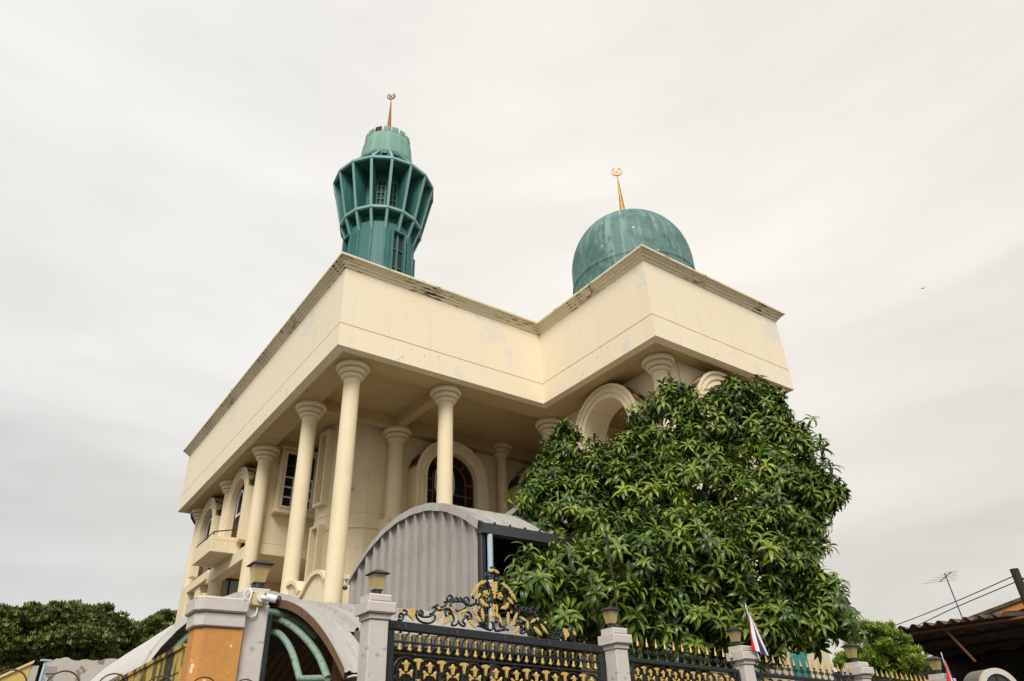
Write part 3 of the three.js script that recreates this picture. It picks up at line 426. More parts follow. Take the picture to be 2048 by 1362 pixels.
{ // side canopy running back along the boundary wall
  const c = thing('corrugated_canopy', 'grey barrel roof with brown gutter running back behind the mossy yellow wall', 'canopy');
  const R = 1.46, xc = -2.2, ya = 3.74, prof = (t) => { const a = mix(-1.27, 0.75, t); return [xc + R * Math.sin(a), ya - R + R * Math.cos(a)]; };
  vaultSheets(c, 'roof_sheet', prof, 'z', -5.8, 4.1, M.sheetRoof, { per: 0.26, hgt: 0.03, width: 1.1 });
  flashing(c, prof, 'z', 4.13, -1, M.sheetRoof, 15, 0.2, 0.1);
  const e = prof(0);
  mesh(c, 'gutter', [box(e[0] - 0.14, e[0] - 0.12, e[1] - 0.16, e[1] + 0.03, -5.8, 3.6), box(e[0] - 0.12, e[0] + 0.02, e[1] - 0.18, e[1] - 0.16, -5.8, 3.6)], M.gutterTan);
  mesh(c, 'gutter_end', bevBox(e[0] - 0.13, e[0] + 0.05, e[1] - 0.19, e[1] - 0.0, 3.62, 4.12, 0.008), M.white);
  mesh(c, 'under_sheet', quads([...Array(16)].map((_, k) => { const a = prof(k / 16), b = prof((k + 1) / 16); return [[a[0], a[1] - 0.06, -5.8], [b[0], b[1] - 0.06, -5.8], [b[0], b[1] - 0.06, 4.0], [a[0], a[1] - 0.06, 4.0]]; })), M.dark);
  const arch = (r) => [...Array(12)].map((_, k) => { const a = mix(-1.15, 0.7, k / 11); return [xc + r * Math.sin(a), ya - R + r * Math.cos(a), 4.0]; });
  mesh(c, 'arch_pipe', tube(arch(1.27), 0.045, 40, 10), M.greenPipe);
  for (const z of [3.9, -1, -5.5]) mesh(c, 'post', bevBox(-3.5, -3.4, 0, 2.78, z - 0.05, z + 0.05, 0.008), M.darkWood);
}

// ---------- fence line: piers, lamps, gate, railings ----------
const FA = 0, SL = 0.0375;    // the street, and the fence with it, falls gently to the right
const fp = (s, off = 0) => [-2.81 + s, -SL * s, 8.86 + off];
function slopeDown(g) { for (const c of g.children) { if (c.position.lengthSq() > 0) c.position.y -= SL * c.position.x; else { const p = c.geometry.attributes.position; for (let i = 0; i < p.count; i++) p.setY(i, p.getY(i) - SL * p.getX(i)); c.geometry.computeVertexNormals(); } } }
function pierAt(s, w, label, notch) {
  const p = thing('gate_pier', label, 'gate pier', 'white piers along the fence', fp(s), FA), c = w / 2, h = w * 0.335;
  mesh(p, 'shaft', bevBox(-h, h, 0, 2.62, -h, h, 0.01), M.pier);
  mesh(p, 'neck', bevBox(-h - 0.012, h + 0.012, 2.622, 2.664, -h - 0.012, h + 0.012, 0.006), M.pier);
  mesh(p, 'cap', bevBox(-c, c, 2.666, 2.752, -c, c, 0.01), M.pier);
  mesh(p, 'cap_block', bevBox(-h - 0.014, h + 0.014, 2.754, 2.815, -h - 0.014, h + 0.014, 0.012), M.pier);
  return p;
}
function lampAt(s, label, k = 1) {
  const q = fp(s), l = thing('pier_lamp', label, 'lamp', 'lanterns on the fence piers', [q[0], q[1] + 2.816, q[2]], FA); l.scale.setScalar(k);
  const sq = (r0, y0, r1, y1, n = 4) => { const g = new THREE.CylinderGeometry(r1, r0, y1 - y0, n, 1); g.rotateY(Math.PI / 4); return g.translate(0, (y0 + y1) / 2, 0); };
  mesh(l, 'foot', bevBox(-0.05, 0.05, 0, 0.008, -0.05, 0.05, 0.003), M.lampBlack); mesh(l, 'neck', [sq(0.042, 0.008, 0.040, 0.046, 12), sq(0.056, 0.038, 0.056, 0.047, 4)], M.lampBlack);
  const r0 = 0.037, r1 = 0.058, y0 = 0.048, y1 = 0.168;
  for (let k = 0; k < 4; k++) { const g = quads([[[-r0, y0, r0], [r0, y0, r0], [r1, y1, r1], [-r1, y1, r1]]]).rotateY(k * Math.PI / 2); mesh(l, 'glass_pane', g, M.amber); }
  mesh(l, 'bulb', new THREE.SphereGeometry(0.016, 12, 10).translate(0, 0.145, 0), M.white);
  mesh(l, 'frame', [bar([-r1, y1, r1], [r1, y1, r1], 0.004), bar([-r1, y1, -r1], [r1, y1, -r1], 0.004), bar([r1, y1, -r1], [r1, y1, r1], 0.004), bar([-r1, y1, -r1], [-r1, y1, r1], 0.004)], M.lampBlack);
  mesh(l, 'hood', [sq(0.110, 0.1745, 0.036, 0.205), sq(0.110, 0.168, 0.110, 0.174), sq(0.036, 0.2055, 0.003, 0.210)], M.lampBlack);
  return l;
}
pierAt(0, 0.255, 'white gate pier left of the ornate gate'); lampAt(0, 'amber lantern in front of the corrugated end wall');
pierAt(2.63, 0.25, 'white pier between the ornate gate and the first railing'); lampAt(2.60, 'amber lantern on the pier right of the ornate gate');
pierAt(4.57, 0.252, 'white pier with the upright flag on its cap'); lampAt(4.52, 'dull amber lantern under the mango branches beside the upright flag', 0.95);
pierAt(6.89, 0.29, 'white stained pier beside the feathery bush'); lampAt(6.85, 'pale lantern on the pier beside the feathery bush', 1.1);
pierAt(9.01, 0.30, 'white pier nearest the round topped booth'); lampAt(9.0, 'pale lantern below the rusty roof, beside the red flag', 1.15);
{ // pier beside the orange pillar
  const s = -0.975, p = thing('gate_pier', 'plain white pier joined to the orange pillar', 'gate pier', 'white piers along the fence', [-2.81 + s, 0, 8.86], FA);
  mesh(p, 'shaft', bevBox(-0.085, 0.085, 0, 2.66, -0.085, 0.085, 0.01), M.pier); mesh(p, 'cap_block', bevBox(-0.082, 0.078, 2.662, 2.775, -0.08, 0.08, 0.01), M.pier);
  mesh(p, 'hinge_post', bevBox(0.088, 0.118, 0, 2.60, 0.0, 0.085, 0.005), M.iron);
  lampAt(s, 'amber lantern on the pier beside the orange pillar, above the camera', 1.05).position.y = 2.777;
  const cam = thing('security_camera', 'white bullet camera on a cream box beside the orange pillar', 'security camera', null, [-2.81 + s, 2.665, 8.86], FA); cam.scale.setScalar(0.78);
  const zf = 0.106;
  const b = mesh(cam, 'junction_box', bevBox(-0.09, 0.05, -0.03, 0.10, zf, zf + 0.05, 0.01), M.junction);
  for (const [x, y] of [[-0.075, -0.015], [0.035, -0.015], [-0.075, 0.085], [0.035, 0.085]]) mesh(b, 'screw', new THREE.CylinderGeometry(0.006, 0.006, 0.006, 8).rotateX(Math.PI / 2).translate(x, y, zf + 0.053), M.lampBlack);
  mesh(cam, 'mount_disc', new THREE.CylinderGeometry(0.036, 0.04, 0.02, 20).rotateX(Math.PI / 2).translate(0.0, 0.04, zf + 0.061), M.white);
  mesh(cam, 'ball_joint', bar([0, 0.04, zf + 0.07], [0.04, 0.032, zf + 0.115], 0.017, 12), M.white);
  const dir = V(0.86, -0.22, 0.46).normalize(), qd = new THREE.Quaternion().setFromUnitVectors(V(0, 1, 0), dir); mesh(cam, 'body', new THREE.CylinderGeometry(0.034, 0.034, 0.10, 20).applyQuaternion(qd).translate(0.075, 0.028, zf + 0.14), M.white);
  mesh(cam, 'lens_hood', new THREE.CylinderGeometry(0.036, 0.036, 0.03, 20).applyQuaternion(qd).translate(0.075 + dir.x * 0.062, 0.028 + dir.y * 0.062, zf + 0.14 + dir.z * 0.062), M.lampBlack);
  mesh(cam, 'conduit', tube([[-0.13, 0.02, zf + 0.01], [-0.15, 0.075, zf + 0.02], [-0.125, 0.115, zf + 0.03], [-0.098, 0.09, zf + 0.06], [-0.105, 0.0, zf + 0.06], [-0.115, -0.08, zf + 0.045], [-0.075, -0.125, zf + 0.03], [-0.02, -0.105, zf + 0.025], [-0.012, -0.04, zf + 0.025]], 0.009, 60, 8), M.white);
}
{ // orange pillar with a two-tier white cap
  const p = thing('orange_pillar', 'orange painted boundary pillar with a two tier white cap', 'pillar', null, [-2.81 - 1.225, 0, 8.86], FA);
  const oct = (h0, h1, y0, y1, b, off) => { const g = extrude(shapeOf([[-h0 + 0.05, -h1], [h0, -h1], [h0, h1], [-h0 + 0.05, h1], [-h0, h1 - 0.05], [-h0, -h1 + 0.05]]), y1 - y0, b); return g.rotateX(-Math.PI / 2).translate(off, y0, 0); };
  mesh(p, 'shaft', oct(0.155, 0.13, 0, 2.48, 0.008, 0), M.orange); mesh(p, 'lower_cap', oct(0.165, 0.15, 2.482, 2.575, 0.008, -0.012), M.pier); mesh(p, 'upper_cap', oct(0.175, 0.175, 2.577, 2.675, 0.01, -0.022), M.pier);
}

// ---------- ornate gate ----------
const CREST_IRON=[[[-0.952,2.653],[-0.923,2.651],[-0.902,2.679],[-0.915,2.702],[-0.94,2.694],[-0.94,2.673],[-0.922,2.679]],[[-0.826,2.68],[-0.856,2.701],[-0.889,2.701],[-0.905,2.689]],[[-0.856,2.712],[-0.882,2.73],[-0.915,2.735]],[[-0.776,2.747],[-0.785,2.716],[-0.771,2.683],[-0.737,2.66],[-0.682,2.653],[-0.631,2.665],[-0.601,2.697],[-0.606,2.728]],[[-0.765,2.729],[-0.744,2.749],[-0.72,2.734],[-0.724,2.712],[-0.743,2.707],[-0.747,2.722],[-0.733,2.725]],[[-0.764,2.715],[-0.73,2.701],[-0.687,2.702],[-0.645,2.713],[-0.611,2.745],[-0.599,2.783],[-0.617,2.793],[-0.631,2.779]],[[-0.654,2.727],[-0.628,2.74],[-0.607,2.757]],[[-0.578,2.803],[-0.586,2.811],[-0.599,2.797],[-0.586,2.78],[-0.559,2.771],[-0.524,2.776],[-0.485,2.795]],[[-0.573,2.8],[-0.542,2.794],[-0.512,2.81],[-0.487,2.835],[-0.501,2.848],[-0.514,2.837]],[[-0.44,2.764],[-0.467,2.79],[-0.497,2.769],[-0.495,2.74],[-0.466,2.725],[-0.446,2.749],[-0.469,2.754]],[[-0.462,2.787],[-0.435,2.757],[-0.417,2.73],[-0.413,2.706],[-0.43,2.682],[-0.435,2.664],[-0.399,2.664],[-0.372,2.685],[-0.368,2.707]],[[-0.432,2.853],[-0.449,2.821],[-0.413,2.792],[-0.368,2.785],[-0.323,2.802],[-0.286,2.836],[-0.313,2.864],[-0.368,2.864],[-0.432,2.853]],[[-0.427,2.857],[-0.427,2.89],[-0.459,2.905],[-0.484,2.876],[-0.468,2.852],[-0.441,2.866],[-0.454,2.879]],[[-0.309,2.871],[-0.304,2.901],[-0.276,2.908],[-0.253,2.881],[-0.272,2.853],[-0.295,2.861],[-0.279,2.882]],[[-0.414,2.866],[-0.387,2.895],[-0.368,2.875],[-0.346,2.9],[-0.323,2.876]],[[-0.291,2.762],[-0.305,2.731],[-0.327,2.704],[-0.3,2.685],[-0.3,2.67],[-0.336,2.67],[-0.363,2.693]],[[-0.281,2.789],[-0.245,2.778],[-0.231,2.743],[-0.259,2.725],[-0.282,2.745],[-0.259,2.754]],[[0.015,3.19],[-0.049,3.16],[-0.078,3.129],[-0.071,3.089],[-0.034,3.061]],[[0.008,3.15],[-0.015,3.161],[-0.047,3.138],[-0.039,3.104],[-0.01,3.113],[-0.015,3.133],[-0.033,3.126]],[[-0.091,3.068],[-0.046,3.051],[-0.018,3.009],[-0.006,2.947]],[[-0.142,3.011],[-0.114,3.003],[-0.075,3.006],[-0.042,2.988]],[[-0.092,3.013],[-0.137,2.976],[-0.144,2.931],[-0.116,2.894],[-0.061,2.892],[-0.021,2.919],[-0.011,2.96]],[[-0.221,2.935],[-0.215,2.913],[-0.182,2.904],[-0.188,2.872],[-0.221,2.847],[-0.281,2.84]],[[-0.254,2.843],[-0.183,2.867],[-0.161,2.862],[-0.14,2.83],[-0.096,2.817],[-0.063,2.795],[-0.086,2.762],[-0.108,2.777]],[[-0.19,2.777],[-0.168,2.792],[-0.151,2.781],[-0.146,2.747],[-0.125,2.702],[-0.082,2.668],[-0.028,2.658]],[[-0.048,2.736],[-0.015,2.73],[-0.004,2.697],[-0.027,2.66],[-0.071,2.673]],[[-0.095,2.857],[-0.056,2.875],[-0.028,2.856],[-0.056,2.848]],[[-0.092,2.735],[-0.07,2.725],[-0.082,2.698],[-0.109,2.708]],[[0.006,2.976],[0.005,2.877],[0.006,2.859]],[[-0.169,2.68],[-0.137,2.682],[-0.099,2.67]],[[-0.015,3.137],[0.004,3.205],[0.013,3.209]]];
const CREST_GOLD=[[-0.865,2.721,-0.834,2.686,0.038],[-0.808,2.756,-0.826,2.68,0.038],[-0.841,2.752,-0.821,2.667,0.036],[-0.921,2.739,-0.948,2.709,0.023],[-0.529,2.765,-0.593,2.691,0.031],[-0.444,2.731,-0.523,2.669,0.041],[-0.467,2.801,-0.413,2.771,0.026],[-0.281,2.8,-0.359,2.773,0.026],[-0.368,2.779,-0.368,2.707,0.031],[-0.485,2.817,-0.494,2.794,0.031],[-0.564,2.779,-0.59,2.784,0.023],[-0.268,2.717,-0.209,2.665,0.041],[-0.085,3.073,-0.17,3.035,0.03],[-0.159,3.041,-0.24,2.937,0.036],[-0.149,2.952,-0.204,2.906,0.03],[-0.152,2.908,-0.112,2.855,0.042],[-0.122,2.871,-0.073,2.853,0.03],[-0.022,3.081,0.003,2.948,0.045],[-0.055,3.16,0.0,3.181,0.027],[-0.013,2.879,-0.021,2.817,0.03],[-0.021,2.821,-0.008,2.779,0.024],[-0.013,2.778,-0.047,2.779,0.03],[-0.047,2.775,-0.059,2.721,0.03],[-0.145,2.825,-0.13,2.731,0.033],[-0.243,2.831,-0.201,2.758,0.03],[-0.211,2.749,-0.163,2.715,0.036],[-0.183,2.829,-0.167,2.827,0.024]];
const gate = thing('ornate_gate', 'black iron gate with gold leaf ornament and a scrolled crest', 'gate', null, fp(0), FA);
const G0 = 0.11, G1 = 2.44;
function flatLeaf(len, w, jag = 5) {   // serrated acanthus leaf, base at origin, pointing +y
  const p = [], n = jag; for (let k = 0; k <= n * 2; k++) { const t = k / (n * 2), r = Math.sin(Math.PI * Math.min(1, 0.12 + t * 0.88)) * (k % 2 ? 1 : 0.55); p.push([w * 0.5 * r, t * len]); }
  return extrude(shapeOf([...p, ...p.slice(0, -1).reverse().map(([x, y]) => [-x, y])]), 0.016, 0.002);
}
const bud = (pts) => triUV(extrude(shapeOf([...pts, ...pts.slice().reverse().filter(([x]) => x > 1e-6).map(([x, y]) => [-x, y])]), 0.022, 0.004).translate(0, 0, 0.004));
const dropG = bud([[0, -0.038], [0.011, -0.028], [0.023, -0.022], [0.014, -0.004], [0.008, 0.02], [0.005, 0.034], [0, 0.035]]);
const trumpG = bud([[0, -0.035], [0.004, -0.034], [0.006, 0.0], [0.020, 0.032], [0.012, 0.038], [0, 0.034]]);
const budG = bud([[0, -0.05], [0.016, -0.046], [0.014, -0.03], [0.022, -0.005], [0.026, 0.008], [0.048, 0.012], [0.046, 0.026], [0.026, 0.026], [0.014, 0.040], [0, 0.054]]);
const sideG = bud([[0, 0.04], [0.012, 0.026], [0.014, 0.006], [0.030, -0.018], [0.036, -0.032], [0.018, -0.026], [0, -0.022]]);
const fanG = bud([[0, -0.062], [0.010, -0.052], [0.015, -0.02], [0.022, 0.012], [0.050, 0.020], [0.053, 0.036], [0.040, 0.046], [0.016, 0.050], [0, 0.050]]);
const cupG = bud([[0, -0.03], [0.012, -0.029], [0.014, 0.012], [0.026, 0.018], [0.026, 0.026], [0, 0.026]]);
function put(parent, name, g, mat, x, y, z = 0, rz = 0, s = 1) { const m = mesh(parent, name, g, mat, true); m.position.set(x, y, z); m.rotation.z = rz; m.scale.setScalar(s); return m; }
const spiral = (cx, cy, r, a0, turns, sg) => { const o = []; for (let k = 0; k <= 14; k++) { const t = k / 14; o.push([cx + sg * r * (1 - 0.82 * t) * Math.cos(a0 + t * turns * 6.283), cy + r * (1 - 0.82 * t) * Math.sin(a0 + t * turns * 6.283), 0.0]); } return o; };
// one bay of the lower pattern: arch, scrolls and gold flowers (pitch wide, about 0.21 tall), top at y
function bayGeoms(w) {
  const r = w / 2 - 0.004, arch = []; for (let k = 0; k <= 14; k++) { const t = Math.PI * k / 14; arch.push([r * Math.cos(t), -0.115 + 0.105 * Math.sin(t), 0]); }
  const ri = r - 0.03, arch2 = arch.map(([x, y]) => [x * ri / r, (y + 0.115) * 0.78 - 0.118, 0]);
  return { arch: triUV(tube([[r, -0.21, 0], ...arch, [-r, -0.21, 0]], 0.010, 34, 6)), inner: triUV(tube(arch2, 0.005, 28, 5)),
    curl: triUV(merge([tube([[0, -0.10, 0], [0, -0.2, 0]], 0.008, 4, 6), ...[-1, 1].map((s) => tube([[s * 0.085, -0.215, 0], [s * 0.1, -0.185, 0], ...spiral(s * 0.058, -0.172, 0.034, 0.4, 1.2, s)], 0.0055, 34, 5))])) };
}
function patternRow(parent, s0, s1, y, n, goldMat, shift) {
  const w = (s1 - s0) / n, g = bayGeoms(w), k = w / 0.268;
  for (let i = shift ? 1 : 0; i < n; i++) {
    const x = s0 + w * (i + (shift ? 0 : 0.5));
    put(parent, 'arch_bar', g.arch, M.iron, x, y); put(parent, 'inner_arch', g.inner, M.iron, x, y); put(parent, 'scroll', g.curl, M.iron, x, y);
    put(parent, 'flower', budG, goldMat, x, y - 0.075, 0.006, 0, k); put(parent, 'side_flower', sideG, goldMat, x - 0.052 * k, y - 0.125, 0.006, 0.55, k); put(parent, 'side_flower', sideG, goldMat, x + 0.052 * k, y - 0.125, 0.006, -0.55, k);
  }
  for (let i = shift ? 0 : 1; i < n; i++) { const x = s0 + w * (i + (shift ? 0.5 : 0)); put(parent, 'fan', fanG, goldMat, x, y - 0.055, 0.008, 0, k); put(parent, 'cup', cupG, goldMat, x, y - 0.19, 0.008, 0, k); }
}
{
  mesh(gate, 'top_rail', bevBox(G0, G1, 2.570, 2.640, -0.03, 0.03, 0.008), M.iron);
  for (const x of [G0, G1 - 0.06]) mesh(gate, 'stile', bevBox(x, x + 0.06, 0.06, 2.569, -0.03, 0.03, 0.006), M.iron);
  for (const y of [2.478, 2.392]) mesh(gate, 'rail', bevBox(G0 + 0.062, G1 - 0.062, y, y + 0.016, -0.012, 0.012, 0.003), M.iron);
  mesh(gate, 'rail', bevBox(G0 + 0.062, G1 - 0.062, 1.70, 1.74, -0.015, 0.015, 0.004), M.iron); mesh(gate, 'bottom_rail', bevBox(G0 + 0.062, G1 - 0.062, 0.06, 0.13, -0.03, 0.03, 0.006), M.iron);
  const a = G0 + 0.07, b = G1 - 0.07, n = 24, w = (b - a) / n, loop = triUV(tube([[-w * 0.85, 2.55, 0], [-w * 0.55, 2.515, 0], [-w * 0.5, 2.47, 0], [-w * 0.35, 2.43, 0], [0, 2.408, 0], [w * 0.35, 2.43, 0], [w * 0.5, 2.47, 0], [w * 0.55, 2.515, 0], [w * 0.85, 2.55, 0]].map(([x, y, z]) => [x * 1.25, y - 2.5, z]), 0.006, 30, 5));
  for (let i = 0; i < n; i++) { const x = a + w * (i + 0.5); put(gate, 'loop_bar', loop, M.iron, x, 2.514, i % 2 ? 0.004 : -0.004); put(gate, 'drop_ornament', dropG, M.gold, x, 2.448, 0.004, 0, 0.8); put(gate, 'trumpet_ornament', trumpG, M.gold, x, 2.522, 0.004, 0, 0.72); }
  for (let r = 0; r < 3; r++) patternRow(gate, a, b, 2.385 - r * 0.215, 10, M.gold, r % 2 === 1);
  for (let i = 0; i <= 20; i++) mesh(gate, 'bar', box(-0.008, 0.008, 0.131, 1.699, -0.008, 0.008).translate(mix(a, b, i / 20), 0, 0), M.iron);
  const cx = 1.159, ring = [];
  for (const sg of [1, -1]) {
    for (const c of CREST_IRON) { const m = mesh(gate, 'crest_scroll', tube(c.map(([x, y]) => [cx + sg * x * 1.0, y, 0]), 0.0095, c.length * 6, 6), M.iron); }
    for (const [gi, [x0, y0, x1, y1, w]] of CREST_GOLD.entries()) { const L = Math.hypot(x1 - x0, y1 - y0), m = mesh(gate, 'crest_leaf', flatLeaf(L * 1.18, Math.max(0.032, w * 1.2), 5), M.gold); m.position.set(cx + sg * x0, y0, 0.003 + gi * 0.0011 + (sg > 0 ? 0 : 0.0005)); m.rotation.z = Math.atan2(-sg * (x1 - x0), y1 - y0); m.rotation.x = 0; }
    for (let k = 0; k < 5; k++) ring.push(new THREE.SphereGeometry(0.015, 8, 6).scale(1, 1, 0.5).translate(cx + sg * 0.076 + 0.022 * Math.cos(k * 1.2566), 2.963 + 0.022 * Math.sin(k * 1.2566), 0.008));
    const fl = mesh(gate, 'crest_rosette', [...ring.splice(0), new THREE.SphereGeometry(0.014, 8, 6).translate(cx + sg * 0.076, 2.963, 0.014)], M.gold);
  }
  mesh(gate, 'crest_finial', [new THREE.SphereGeometry(0.012, 8, 6).translate(cx + 0.01, 3.21, 0), new THREE.SphereGeometry(0.010, 8, 6).translate(cx - 0.014, 3.207, 0), new THREE.SphereGeometry(0.01, 8, 6).translate(cx + 0.034, 3.207, 0)], M.iron);
}
slopeDown(gate);
// ---------- railings between the piers ----------
function railing(s0, s1, nTip, nBay, label, dull) {
  const f = thing('iron_railing', label, 'railing', 'railings between the white piers', fp(s0), FA), L = s1 - s0, gm = dull ? M.goldDull : M.gold;
  mesh(f, 'top_rail', bevBox(0, L, 2.525, 2.565, -0.025, 0.025, 0.006), M.iron); mesh(f, 'stile', bevBox(0, 0.04, 0.06, 2.523, -0.025, 0.025, 0.005), M.iron); mesh(f, 'stile', bevBox(L - 0.04, L, 0.06, 2.523, -0.025, 0.025, 0.005), M.iron);
  mesh(f, 'bottom_rail', bevBox(0.042, L - 0.042, 0.06, 0.11, -0.025, 0.025, 0.005), M.iron); mesh(f, 'rail', bevBox(0.042, L - 0.042, 1.86, 1.9, -0.015, 0.015, 0.004), M.iron);
  const stem = triUV(lathe([[0.022, 0], [0.022, 0.008], [0.009, 0.022], [0.008, 0.06], [0.014, 0.075], [0.008, 0.09], [0.008, 0.105], [0.022, 0.112], [0.008, 0.118]], 10)), tip = triUV(new THREE.CylinderGeometry(0.0005, 0.019, 0.095, 4).translate(0, 0.165, 0));
  const curl = triUV(merge([-1, 1].map((s) => tube(spiral(s * 0.034, 0.07, 0.022, 3.0, 1.1, s), 0.0055, 24, 5))));
  for (let i = 0; i < nTip; i++) { const x = mix(0.07, L - 0.07, i / (nTip - 1)), p = put(f, 'spear', stem, M.iron, x, 2.566); put(p, 'spear_tip', tip, gm, 0, 0); put(p, 'curl', curl, M.iron, 0, 0); }
  for (let r = 0; r < 3; r++) patternRow(f, 0.05, L - 0.05, 2.515 - r * 0.215, nBay, gm, r % 2 === 1);
  for (let i = 0; i <= nBay * 2; i++) mesh(f, 'bar', box(-0.008, 0.008, 0.111, 1.859, -0.008, 0.008).translate(mix(0.06, L - 0.06, i / (nBay * 2)), 0, 0), M.iron);
  slopeDown(f);
}
railing(2.74, 4.46, 13, 9, 'gold tipped iron railing right of the ornate gate', false);
railing(4.68, 6.78, 16, 11, 'gold tipped iron railing below the teal panel', true);
railing(7.02, 8.88, 15, 10, 'gold tipped iron railing in front of the feathery bush', true);

// ---------- flags ----------
const flagTex = (bands) => tex(64, (u) => { for (const [e, c] of bands) if (u < e) return c; return bands[bands.length - 1][1]; }, 1);
const FR = [200, 44, 38], FW = [226, 222, 230], FB = [60, 56, 98];
function flag(label, pos, H, W, lean, fold, bands) {
  const f = thing('flag', label, 'flag', 'small national flags on the fence', pos, FA);
  mesh(f, 'pole', bar([0, -0.06, 0], [lean * H, H + 0.05, 0], 0.006), M.white); mesh(f, 'pole_tip', new THREE.ConeGeometry(0.010, 0.05, 8).translate(lean * (H + 0.06), H + 0.075, 0), M.white);
  const nu = 28, nv = 24, v = [], uv = [], id = [];
  for (let j = 0; j <= nv; j++) for (let i = 0; i <= nu; i++) {   // cloth hanging limp from the top of the pole, stripes running down
    const a = i / nu, t = j / nv, w = W * Math.pow(t, 0.75), x = lean * H * (1 - t) + w * (a - 0.32 - 0.18 * t * (1 - a)) + 0.006 * Math.sin(t * 7 + fold), y = H * (1 - t * (0.93 + 0.16 * a)), z = 0.022 * t * Math.sin(a * 13 + fold + t * 2.5) + 0.012;
    v.push(x, y, z); uv.push(a, 1 - t);
    if (i < nu && j < nv) { const k = j * (nu + 1) + i; id.push(k, k + 1, k + nu + 2, k, k + nu + 2, k + nu + 1); }
  }
  const g = new THREE.BufferGeometry(); g.setAttribute('position', new THREE.Float32BufferAttribute(v, 3)); g.setAttribute('uv', new THREE.Float32BufferAttribute(uv, 2)); g.setIndex(id); g.computeVertexNormals();
  mesh(f, 'cloth', g, std({ map: flagTex(bands), roughness: 0.9 }), true);
}
{ const q = fp(4.66, 0.16); flag('red white and blue flag hanging on the middle white pier', [q[0], q[1] + 2.74, q[2]], 0.43, 0.25, -0.10, 0.4, [[0.26, FR], [0.62, FW], [0.80, FB], [0.93, FW], [1.01, FR]]); }
{ const q = fp(8.88, 0.18); flag('flag showing mostly red, at the far pier by the booth', [q[0], q[1] + 2.55, q[2]], 0.44, 0.20, 0.04, 2.0, [[0.52, FR], [0.72, FW], [0.84, FB], [1.01, FW]]); }

// ---------- trees and plants ----------
const MANGO=[[2.9,6.42,4.69,0.57],[2.29,5.6,4.71,0.5],[2.75,5.25,5.09,0.89],[-0.03,3.48,7.32,0.37],[0.66,3.55,7.16,0.61],[3.76,6.39,5.51,0.62],[4.31,6.89,6.12,0.81],[4.52,7.53,6.37,0.41],[4.88,6.85,6.84,0.8],[5.33,6.75,7.5,0.64],[5.52,6.05,7.81,0.66],[5.36,5.23,8.32,0.4],[4.28,5.57,6.71,1.05],[4.87,5.17,7.53,0.97],[3.65,5.41,5.97,0.97],[1.74,3.97,7.22,0.8],[2.94,4.08,7.36,0.92],[4.09,4.01,7.54,0.96],[5.04,4.38,7.78,0.5],[5.13,4.84,7.94,0.49],[5.07,3.64,8.0,0.42],[4.79,3.37,7.76,0.65],[3.61,3.13,7.5,0.72],[2.48,3.15,7.3,0.76],[1.28,3.11,7.27,0.58],[0.38,3.09,7.25,0.46],[5.24,3.27,8.12,0.27],[3.12,5.85,5.43,0.77],[5.16,7.43,7.23,0.38],[2.97,6.95,4.75,0.27],[4.13,3.54,7.74,0.6],[5.45,7.21,7.69,0.33],[2.42,6.02,4.81,0.41],[2.91,5.6,5.23,0.63]];
const TREE_A=[[-4.01,6.93,-22.59,0.92],[-3.19,7.52,-23.55,0.82],[-2.84,6.57,-24.53,1.3],[-2.11,7.4,-22.96,0.9],[-0.98,7.71,-23.85,0.79],[-1.54,6.36,-22.41,1.27],[-0.54,7.13,-23.29,0.78],[0.27,6.98,-24.19,0.73],[-3.93,6.15,-23.08,1.02],[-0.18,6.38,-23.75,1.11]]
const TREE_B=[[2.26,8.23,-28.32,0.68],[2.91,8.58,-28.81,0.64],[3.5,8.75,-29.31,0.54],[2.9,7.68,-28.51,1.05],[2.34,7.62,-29.22,0.66],[3.52,7.77,-28.07,0.79]]
const BUSH=[[9.71,3.45,6.08,0.39],[10.17,3.39,6.29,0.41],[10.26,3.17,5.83,0.52],[10.12,3.08,6.53,0.35],[10.27,2.85,6.16,0.51],[9.55,3.05,5.77,0.41],[9.99,3.72,5.95,0.21],[10.05,3.7,5.44,0.19]]
function leafGeo(L, W, droop, n = 5) {   // narrow folded leaf along +y, drooping towards -z
  const v = [], id = []; let y = 0, z = 0;
  for (let i = 0; i <= n; i++) {
    const t = i / n, w = W * 0.5 * Math.pow(Math.sin(Math.PI * Math.min(1, 0.06 + 0.94 * t)), 0.8) * (i === n ? 0 : 1), a = droop * t * 1.5;
    v.push(-w, y, z + w * 0.45, 0, y, z, w, y, z + w * 0.45); y += Math.cos(a) * L / n; z -= Math.sin(a) * L / n;
    if (i < n) { const k = i * 3; id.push(k, k + 1, k + 4, k, k + 4, k + 3, k + 1, k + 2, k + 5, k + 1, k + 5, k + 4); }
  }
  const g = new THREE.BufferGeometry(); g.setAttribute('position', new THREE.Float32BufferAttribute(v, 3)); g.setIndex(id); g.computeVertexNormals(); return g;
}
const mangoLeaf = phy({ color: 0xffffff, roughness: 0.36, transmission: 0.22, thickness: 0, specularIntensity: 0.8 });
const leafTones = [[0.098, 0.170, 0.016], [0.066, 0.128, 0.014], [0.150, 0.220, 0.020], [0.045, 0.088, 0.011], [0.23, 0.29, 0.028]];
